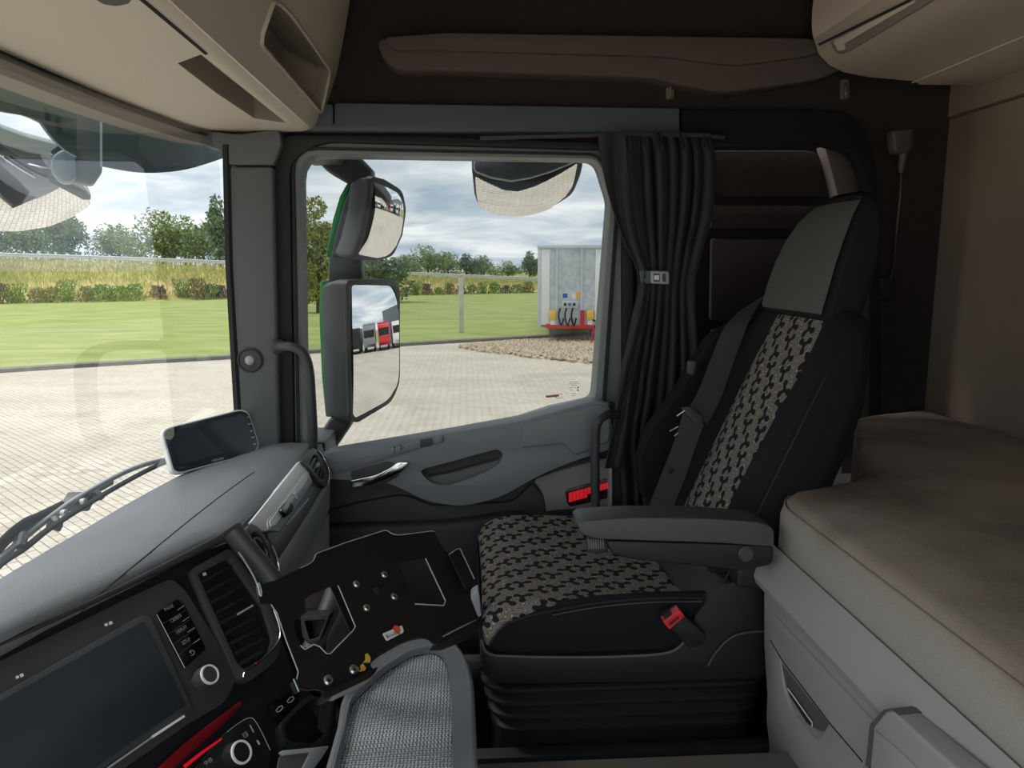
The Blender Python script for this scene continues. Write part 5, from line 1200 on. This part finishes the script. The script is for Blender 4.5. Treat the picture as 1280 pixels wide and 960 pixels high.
# ------------------------------------------------------------------ tray box on the tunnel
ZR = -.62
tb_ = thing('console_box', 'grey open tray with a dimpled mat between dashboard and seat', 'console', V(-.1, .9, -.8))
TO = [(428, 905, 4), (433, 868, 14), (470, 824, 16), (510, 802, 14), (542, 797, 18), (566, 803, 18), (580, 824, 18), (587, 852, 14), (596, 1140), (372, 1140), (413, 960)]
TI = [(431, 906, 4), (438, 872, 12), (478, 834, 14), (512, 813, 10), (538, 807, 12), (553, 813, 10), (560, 830, 12), (564, 860), (570, 1120), (382, 1120), (417, 960)]
TPl = Plane(V(0, 0, ZR), n=(0, 0, 1))
to = [TPl.at(*q) for q in rp(TO, 0, 6)]; ti = [TPl.at(*q) for q in rp(TI, 0, 6)]
bm = bmesh.new(); prism(bm, to, Vector((0, 0, -.012)), [ti]); obj('rim', bm, 'dash', tb_, bevel=0)
cen = sum(to, Vector())/len(to)
bm = bmesh.new(); loft(bm, [[p+Vector((0, 0, -.011)) for p in to], [p+Vector((.004, 0, -.03)) for p in to], [p.lerp(cen, .06)+Vector((0, 0, -.178)) for p in to]], caps=False); obj('side_wall', bm, 'dash_dark', tb_)
tube('rim_roll', [p+Vector((0, 0, -.006)) for p in to], .007, 'dash', tb_, 8, closed=True)
bm = bmesh.new(); prism(bm, [p+Vector((0, 0, -.014)) for p in ti], Vector((0, 0, -.01))); obj('dimpled_mat', bm, 'tray_mat', tb_)
ci = sum(ti, Vector())/len(ti)
# raised dimples nearest to the lens as one layer
vs = []; fs = []
from mathutils.geometry import intersect_point_tri_2d
def inside(pt, poly):
    c = False; n = len(poly)
    for i in range(n):
        a, b_ = poly[i], poly[i-1]
        if (a.y > pt[1]) != (b_.y > pt[1]) and pt[0] < (b_.x-a.x)*(pt[1]-a.y)/(b_.y-a.y)+a.x: c = not c
    return c
st_ = .0052
for i in range(-60, 20):
    for j in range(0, 130):
        x = i*st_+(st_/2 if j % 2 else 0); y = .60+j*st_*.87
        if not inside((x, y), ti): continue
        z = H+ZR-.014; k = len(vs); r_ = .0021
        vs += [(x+r_, y, z), (x, y+r_, z), (x-r_, y, z), (x, y-r_, z), (x+r_*.55, y+r_*.0, z+.0012), (x, y+r_*.55, z+.0012), (x-r_*.55, y, z+.0012), (x, y-r_*.55, z+.0012)]
        fs += [(k, k+1, k+5, k+4), (k+1, k+2, k+6, k+5), (k+2, k+3, k+7, k+6), (k+3, k, k+4, k+7), (k+4, k+5, k+6, k+7)]
me = bpy.data.meshes.new('dimples'); me.from_pydata([tuple(Vector(v)-tb_.location) for v in vs], [], fs); finish(me, 'tray_mat', 0)
o = bpy.data.objects.new('mat_dimples', me); COL.objects.link(o); o.parent = tb_; o['kind'] = 'stuff'
# ------------------------------------------------------------------ passenger seat
se = thing('passenger_seat', 'dark passenger seat with three-lobed motif cloth and folding armrest', 'seat', V(.28, 1.5, -1.2))
# cushion: rings along the length; each ring is a rounded slab across
def ring_seat(x, zt, zb, y0, y1, rr=.05, n=7, crown=.0):
    pts = []
    r_ = min(rr, (zt-zb)*.48)
    for (cy, cz, a0) in ((y1-r_, zt-r_, 0), (y0+r_, zt-r_, 90), (y0+r_*.6, zb+r_*.6, 180), (y1-r_*.6, zb+r_*.6, 270)):
        q = r_ if a0 < 180 else r_*.6
        for k in range(n+1):
            a = math.radians(a0+90*k/n); pts.append(V(x, cy+q*math.cos(a), cz+q*math.sin(a)))
    o = []
    N = len(pts)
    for i, p in enumerate(pts):
        o.append(p)
        if i == n:  # straight top run: add crown points
            for k in range(1, 8):
                t = k/8; q = pts[n].lerp(pts[n+1], t); q.z += crown*math.sin(math.pi*t); o.append(q)
    return o
prof = [(.020, -.680, -.70), (.018, -.658, -.71), (.023, -.637, -.715), (.036, -.617, -.715), (.060, -.603, -.715), (.10, -.596, -.715), (.18, -.597, -.715), (.26, -.601, -.715), (.36, -.604, -.715), (.46, -.607, -.715), (.52, -.607, -.715)]
bm = bmesh.new(); loft(bm, [ring_seat(x, zt, zb_, 1.243, 1.775, .040, crown=-.014) for x, zt, zb_ in prof]); obj('seat_cushion', bm, 'motif_seat', se, 80)
# raised far bolster
tube('far_bolster', cr([V(.15, 1.79, -.665), V(.20, 1.79, -.640), V(.30, 1.79, -.635), V(.40, 1.79, -.635), V(.50, 1.79, -.635)], 5), .035, 'seat_dark', se, 14)
SP = PY(1.238)
slab('cushion_side', [(611, 810, 3), (613, 803, 6), (630, 782, 8), (684, 764, 20), (747, 752.5, 20), (813, 747, 10), (884, 746, 4), (874, 764), (852, 810), (838, 820, 4), (615, 822, 3)], SP, .018, 'seat_dark', se, bevel=.012, seg=3)
tube('seam_piping', cr([SP.off(.001).at(*q) for q in ((612, 806), (628, 784), (655, 772), (684, 765), (747, 753.5), (813, 748), (884, 747))], 5), .0018, 'rubber', se, 6)
tube('seam_piping', cr([SP.off(.0015).at(*q) for q in ((690, 769), (747, 759), (813, 753), (880, 752))], 5), .0009, 'seat_plain', se, 5)
slab('side_bolster_top', [(700, 755), (747, 748, 10), (813, 743.5, 8), (884, 742), (884, 747), (813, 748.5), (747, 754), (690, 764, 6)], PY(1.241), .014, 'seat_dark', se, bevel=.006, seg=3)
# plastic base shell with hip cover
bs = slab('base_shell', [(600, 796, 3), (606, 812, 6), (622, 820, 8), (700, 822), (838, 816, 8), (862, 796), (869, 770, 4), (880, 758, 6), (893, 742, 8), (908, 729, 10), (928, 726, 8), (952, 734, 10), (960, 760), (957, 847, 8), (790, 853), (622, 854, 10), (604, 843, 6)], PY(1.222), .5, 'black', se, bevel=.008, seg=3)
tube('shell_bead', cr([PY(1.221).at(*q) for q in ((602, 800), (610, 817), (640, 820.5), (700, 821.5), (780, 820.5), (836, 815.5), (858, 800))], 5), .0022, 'silver_dark' if 0 else 'cabinet_dark', bs, 6)
tube('shell_bead', cr([PY(1.218).at(*q) for q in ((885, 832), (895, 815), (912, 798), (930, 791), (958, 789))], 5), .0025, 'dash_dark', bs, 6)
# bellows
bm = bmesh.new(); R = []
def rrect(x0, x1, y0, y1, r_, z):
    return [V(p.x, p.y, z) for p in rp([(x0, y0, r_), (x1, y0, r_), (x1, y1, r_), (x0, y1, r_)], 0, 5)]
zz0 = -.735
for k in range(4):
    z = zz0-k*.026; R += [rrect(.03+.004*k, .53-.004*k, 1.232, 1.77, .05, z), rrect(.018+.006*k, .545-.006*k, 1.222, 1.78, .055, z-.007), rrect(.018+.006*k, .545-.006*k, 1.222, 1.78, .055, z-.012), rrect(.034+.005*k, .525-.005*k, 1.238, 1.765, .05, z-.022)]
loft(bm, R); obj('suspension_bellows', bm, 'black', se, 50)
bx('seat_plinth', V(.05, 1.26, -1.2), V(.52, 1.74, -.83), 'black', se, bevel=.01)
for yy in (1.22, 1.70): bx('floor_rail', V(.0, yy, -.90), V(.60, yy+.03, -.872), 'dash_dark', se, bevel=.002)
for k in range(6): bx('adjuster_lever', V(-.03, 1.24+k*.05, -.70-k*.035), V(.03, 1.26+k*.05, -.692-k*.035), 'dash_dark', se, bevel=.001)
slab('front_knob', [(588, 745, 3), (598, 738, 3), (602, 770), (594, 772, 3)], PY(1.30), .03, 'silver_dark', se, bevel=.003)
# backrest: rings up the back
ax = Vector((.40, 0, .917)).normalized()      # up along the back
nr = Vector((-.917, 0, .40))                   # out of the front of the back
B0 = V(.485, 1.49, -.56)
def back_ring(t, w, th, bol, x_shift=0, n=28, wing=.05):
    o = B0+ax*t+nr*x_shift; pts = []
    # front from far to near, then back
    for k in range(n+1):
        u = -1+2*k/n; a = abs(u)
        d = 0 if a < .50 else bol*math.sin((a-.50)/.34*math.pi/2) if a < .84 else bol*max(0, math.cos((a-.84)/.16*math.pi/2))**.7-th*.35*((a-.84)/.16)
        pts.append(o+Vector((0, w*u, 0))+nr*d)
    for k in range(n+1):
        u = 1-2*k/n; a = abs(u); d = -th*(1-.55*a**6); pts.append(o+Vector((0, w*u*.98, 0))+nr*d)
    return pts
bm = bmesh.new()
R = [back_ring(t, w, th, b_) for t, w, th, b_ in ((-.06, .20, .08, .01), (-.04, .235, .10, .03), (.02, .25, .12, .055), (.10, .255, .12, .062), (.20, .258, .12, .062), (.30, .255, .115, .055), (.38, .24, .11, .042), (.44, .222, .095, .034), (.49, .195, .085, .022), (.53, .165, .07, .008))]
loft(bm, R); obj('backrest', bm, 'seat_dark', se, 60)
bm = bmesh.new(); R = []
for t, w in ((-.02, .125), (0, .128), (.1, .130), (.2, .130), (.3, .130), (.4, .128), (.49, .125), (.512, .122)):
    e_ = .004 if t in (-.02, .512) else .010
    R.append([B0+ax*t+Vector((0, w*(-1+2*k/12), 0))+nr*(e_*(1-abs(-1+2*k/12)**4)+.002) for k in range(13)])
loft(bm, R, closed=False, caps=False); obj('motif_panel', bm, 'motif_back', se, 60)
# integrated headrest, slightly more upright
hax = Vector((.27, 0, .963)).normalized(); hn = Vector((-.963, 0, .27)); H0 = B0+ax*.47+Vector((.0, 0, .036))
def head_ring(t, w, thf, thb, n=9):
    o = H0+hax*t; pts = []
    for (sy, sd, a0) in ((1, 1, 0), (-1, 1, 90), (-1, -1, 180), (1, -1, 270)):
        for k in range(n+1):
            a = math.radians(a0+90*k/n); rr_ = .05
            pts.append(o+Vector((0, sy*max(0, (w-rr_))+rr_*math.cos(a), 0))+hn*((thf-.02 if sd > 0 else -(thb-.03))+(.02 if sd > 0 else .03)*math.sin(a)))
    return pts
bm = bmesh.new()
loft(bm, [head_ring(*q) for q in ((-.005, .145, .012, .06), (.0, .150, .018, .065), (.03, .150, .022, .068), (.09, .146, .024, .068), (.15, .138, .020, .066), (.20, .124, .010, .062), (.235, .104, -.006, .056), (.252, .075, -.02, .052), (.256, .055, -.028, .050))]); obj('headrest', bm, 'seat_dark', se, 70)
bm = bmesh.new(); R = []
for t, w, d in ((.003, .138, .021), (.01, .143, .0245), (.05, .143, .0262), (.10, .138, .0265), (.15, .130, .0225), (.195, .115, .0135), (.225, .096, .0), (.24, .078, -.010)):
    R.append([H0+hax*t+Vector((0, w*(-1+2*k/12), 0))+hn*(d-.004*abs(-1+2*k/12)**6) for k in range(13)])
loft(bm, R, closed=False, caps=False); obj('headrest_face', bm, 'seat_plain', se, 70)
# armrest
ap = PY(1.135)
ar = slab('armrest_pad', [(721, 655, 6), (730, 651, 8), (790, 647, 20), (880, 648, 20), (950, 653, 10), (968, 660, 8), (968, 684, 5), (900, 679, 20), (800, 676, 20), (745, 674, 10), (727, 668, 8)], ap, .065, 'arm_pad', se, bevel=.013, seg=4)
tag(ar, 'folding armrest with grey top')
slab('armrest_body', [(757, 676, 8), (800, 677, 10), (900, 680, 10), (968, 683, 6), (966, 706, 8), (925, 714, 12), (860, 706, 20), (800, 701, 14), (765, 694, 8)], PY(1.138), .055, 'black', ar, bevel=.009, seg=3)
turned('pivot_button', [(.0135, 0), (.0135, .003), (.011, .005), (.0004, .005)], PY(1.137).at(932, 692), (0, -1, 0), 'dash_dark', ar, 28)
kn = turned('height_wheel', [(.012, -.016), (.0145, -.012), (.0145, .012), (.012, .016)], P(746, 680, Y=1.165), (1, .1, -.1), 'dash_dark', ar, 24)
for k in range(7): slab('wheel_rib', [(735+k*3, 674), (736.5+k*3, 674), (737+k*3, 686), (735.5+k*3, 686)], PY(1.149), .003, 'cabinet_dark', kn)
slab('armrest_hinge', [(925, 690, 8), (962, 690, 8), (964, 740, 8), (920, 735, 8)], PY(1.20), .05, 'black', se, bevel=.008)
# belt buckle
bu = slab('belt_buckle', [(830, 773, 3), (850, 764, 2), (884, 795, 3), (879, 806, 3), (862, 811, 4), (838, 787, 3)], PY(1.195), .03, 'black', se, bevel=.004, seg=3)
slab('release_button', [(829, 778, 1.5), (850, 763, 1.5), (856, 770, 1.5), (837, 787, 1.5)], PY(1.192), .022, 'red_plastic', bu, bevel=.0015, holes=[[(836, 779, .5), (848, 770, .5), (850, 773, .5), (838, 783, .5)]])
slab('buckle_slot', [(835, 779), (848, 769), (851, 773), (838, 784)], PY(1.198), .01, 'black_gloss', bu)
# side panel of the back and lap belt strap
tube('side_piping', cr([B0+ax*t+Vector((0, -.252, 0))+nr*.03 for t in (-.02, .1, .2, .3)]+[B0+ax*.4+Vector((0, -.235, 0))+nr*.02], 5), .0014, 'rubber', se, 6)
slab('far_wing', [(822, 655, 8), (802, 615, 14), (799, 575, 14), (815, 535, 14), (845, 497, 14), (870, 455, 14), (892, 420, 10), (930, 400, 10), (910, 520), (870, 655)], PY(1.70), .06, 'seat_dark', se, bevel=.02, seg=3)
# shoulder belt: hangs over the far bolster
bl_ = thing('seat_belt', 'dark seat belt hanging across the far bolster of the backrest', 'belt', P(826, 640, Y=1.6))
def strap(name, pts, m, parent, th=.0018):
    bm = bmesh.new(); L_ = cr([Vector((*p[0], p[2])) for p in pts], 8); Rr = cr([Vector((*p[1], p[2]-.012)) for p in pts], 8)
    A_ = [P(p.x, p.y, Y=p.z) for p in L_]; B_ = [P(p.x, p.y, Y=p.z) for p in Rr]; t_ = Vector((.0012, th, 0))
    loft(bm, [[a, b_, b_+t_, a+t_] for a, b_ in zip(A_, B_)]); return obj(name, bm, m, parent)
strap('upper_webbing', [((925, 388), (957, 368), 1.70), ((905, 410), (938, 398), 1.66), ((888, 450), (916, 455), 1.63), ((872, 490), (900, 500), 1.60), ((858, 515), (884, 530), 1.58)], 'belt', bl_)
strap('lower_webbing', [((855, 512), (880, 530), 1.565), ((844, 548), (868, 562), 1.56), ((830, 585), (855, 600), 1.55), ((815, 622), (838, 640), 1.54), ((806, 645), (828, 655), 1.53)], 'belt', bl_)
slab('belt_tongue', [(852, 510, 3), (862, 508, 3), (878, 522, 3), (878, 534, 3), (870, 532)], PY(1.55), .01, 'dash_dark', bl_, bevel=.002)
for a, b_ in (((846, 520), (856, 513)), ((837, 539), (848, 533)), ((843, 545), (848, 541))): tube('metal_tag', [P(*a, Y=1.555), P(*b_, Y=1.55)], .0013, 'steel', bl_, 6)
turned('stop_button', [(.006, 0), (.006, .004), (.002, .006)], P(838, 588, Y=1.535), (0, -1, 0), 'rubber', bl_, 12)
slab('belt_guide', [(862, 450, 5), (872, 452, 4), (868, 470, 5), (860, 468, 4)], PY(1.66), .02, 'dash_dark', bl_, bevel=.003)

# ------------------------------------------------------------------ bunk
def mattress():
    m = thing('bunk_mattress', 'stained beige bunk mattress behind the seat', 'mattress', V(.9, .9, -.55))
    zt = -.385
    plan_ = rp([(.526, -.30, .03), (.526, 1.195, .04), (.57, 1.262, .05), (.70, 1.30, .06), (.78, 1.40, .06), (.90, 1.66, .10), (1.04, 1.88, .10), (1.275, 1.96, .02), (1.275, -.30, .02)], 0, 5)
    c = Vector((.93, .8)); bm = bmesh.new(); R = []
    def ins(p, d):
        v = (c-p); return p+Vector((math.copysign(min(d, abs(v.x)), v.x), math.copysign(min(d, abs(v.y)), v.y)))
    for d, z in ((.004, -.56), (0, -.54), (0, zt-.035), (.004, zt-.018), (.013, zt-.006), (.028, zt), (.12, zt+.006)):
        R.append([V(*ins(p, d), z) for p in plan_])
    loft(bm, R); obj('mattress_body', bm, 'bunk', m, 60)
    tube('seam', [V(*ins(p, .006), zt-.014)+Vector((-.002, 0, 0)) for p in plan_], .0016, 'bunk', m, 5, closed=True)
mattress()
bf = thing('bunk_cabinet', 'grey bunk base with moulded rail, drawer and recessed pull', 'cabinet', V(.8, .5, -1.2))
# moulded rail, run along the bunk front
rl2 = [(.526, -.50), (.525, -.474), (.521, -.470), (.503, -.490), (.492, -.528), (.497, -.542), (.508, -.550), (.524, -.553)]
bm = bmesh.new(); loft(bm, [[V(x, y, z) for x, z in rl2] for y in (1.225, 1.215, -.30)]+[]); obj('rail', bm, 'cabinet', bf, 30, bevel=0)
bm = bmesh.new(); loft(bm, [[V(x, y, z) for x, z in ((.512, -.549), (.518, -.66), (.536, -.82), (.545, -1.0), (.56, -1.2), (.90, -1.2), (.90, -.549))] for y in (1.205, -.30)]); obj('front_body', bm, 'cabinet', bf, 30, bevel=.006)
bx('mattress_deck', V(.56, -.30, -.60), V(1.27, 1.25, -.565), 'cabinet_dark', bf); bx('rear_deck', V(.80, 1.25, -.60), V(1.27, 1.95, -.565), 'cabinet_dark', bf)
CPn = Plane(V(.518, .8, -.62), V(.518, 1.1, -.62), V(.538, .8, -.84))
def cb_(name, pts, d, th, m, par=None, **k): return slab(name, pts, CPn.off(d), th, m, par or bf, **k)
d1 = cb_('drawer', [(963, 772, 3), (966, 768, 3), (1096, 908, 4), (1080, 955, 6), (1070, 1040), (975, 1040), (958, 900, 6)], .006, .02, 'cabinet', bevel=.003, holes=[[(975, 825, 3), (979, 827, 2), (1037, 905, 3), (1028, 921, 4), (1020, 924, 3), (988, 886, 4), (979, 858, 4)]])
cb_('pull_recess', [(972, 820), (1040, 904), (1026, 930), (984, 888)], -.010, .006, 'cabinet_dark', d1)
cb_('pull_plate', [(976, 828, 2), (1036, 905, 2), (1030, 915, 3), (1020, 912, 2), (984, 860, 3)], .004, .006, 'cabinet_dark', d1, bevel=.001)
cb_('pull_slot', [(985, 861, 1), (1015, 902, 2), (1016, 910, 2), (1008, 903), (986, 868, 1)], .0055, .003, 'rubber', d1)
tube('slot_edge', [CPn.off(.007).at(985, 861), CPn.off(.007).at(1015, 903), CPn.off(.007).at(1015, 908)], .0012, 'silver', d1, 5)
tube('panel_line', [CPn.off(.0065).at(*q) for q in ((963, 800), (978, 826), (1038, 905), (1078, 952))], .0011, 'rubber', d1, 5)
d2 = cb_('flap', [(1091, 908, 2), (1106, 889, 4), (1113, 888, 4), (1200, 965), (1290, 1060), (1090, 1060)], .033, .03, 'cabinet', bevel=.004, seg=3)
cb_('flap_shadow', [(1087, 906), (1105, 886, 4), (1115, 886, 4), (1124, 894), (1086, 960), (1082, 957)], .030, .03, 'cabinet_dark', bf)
cb_('flap_lower', [(1092, 912), (1130, 945), (1170, 985), (1170, 1060), (1078, 1060)], .036, .006, 'cabinet', d2, bevel=.002)
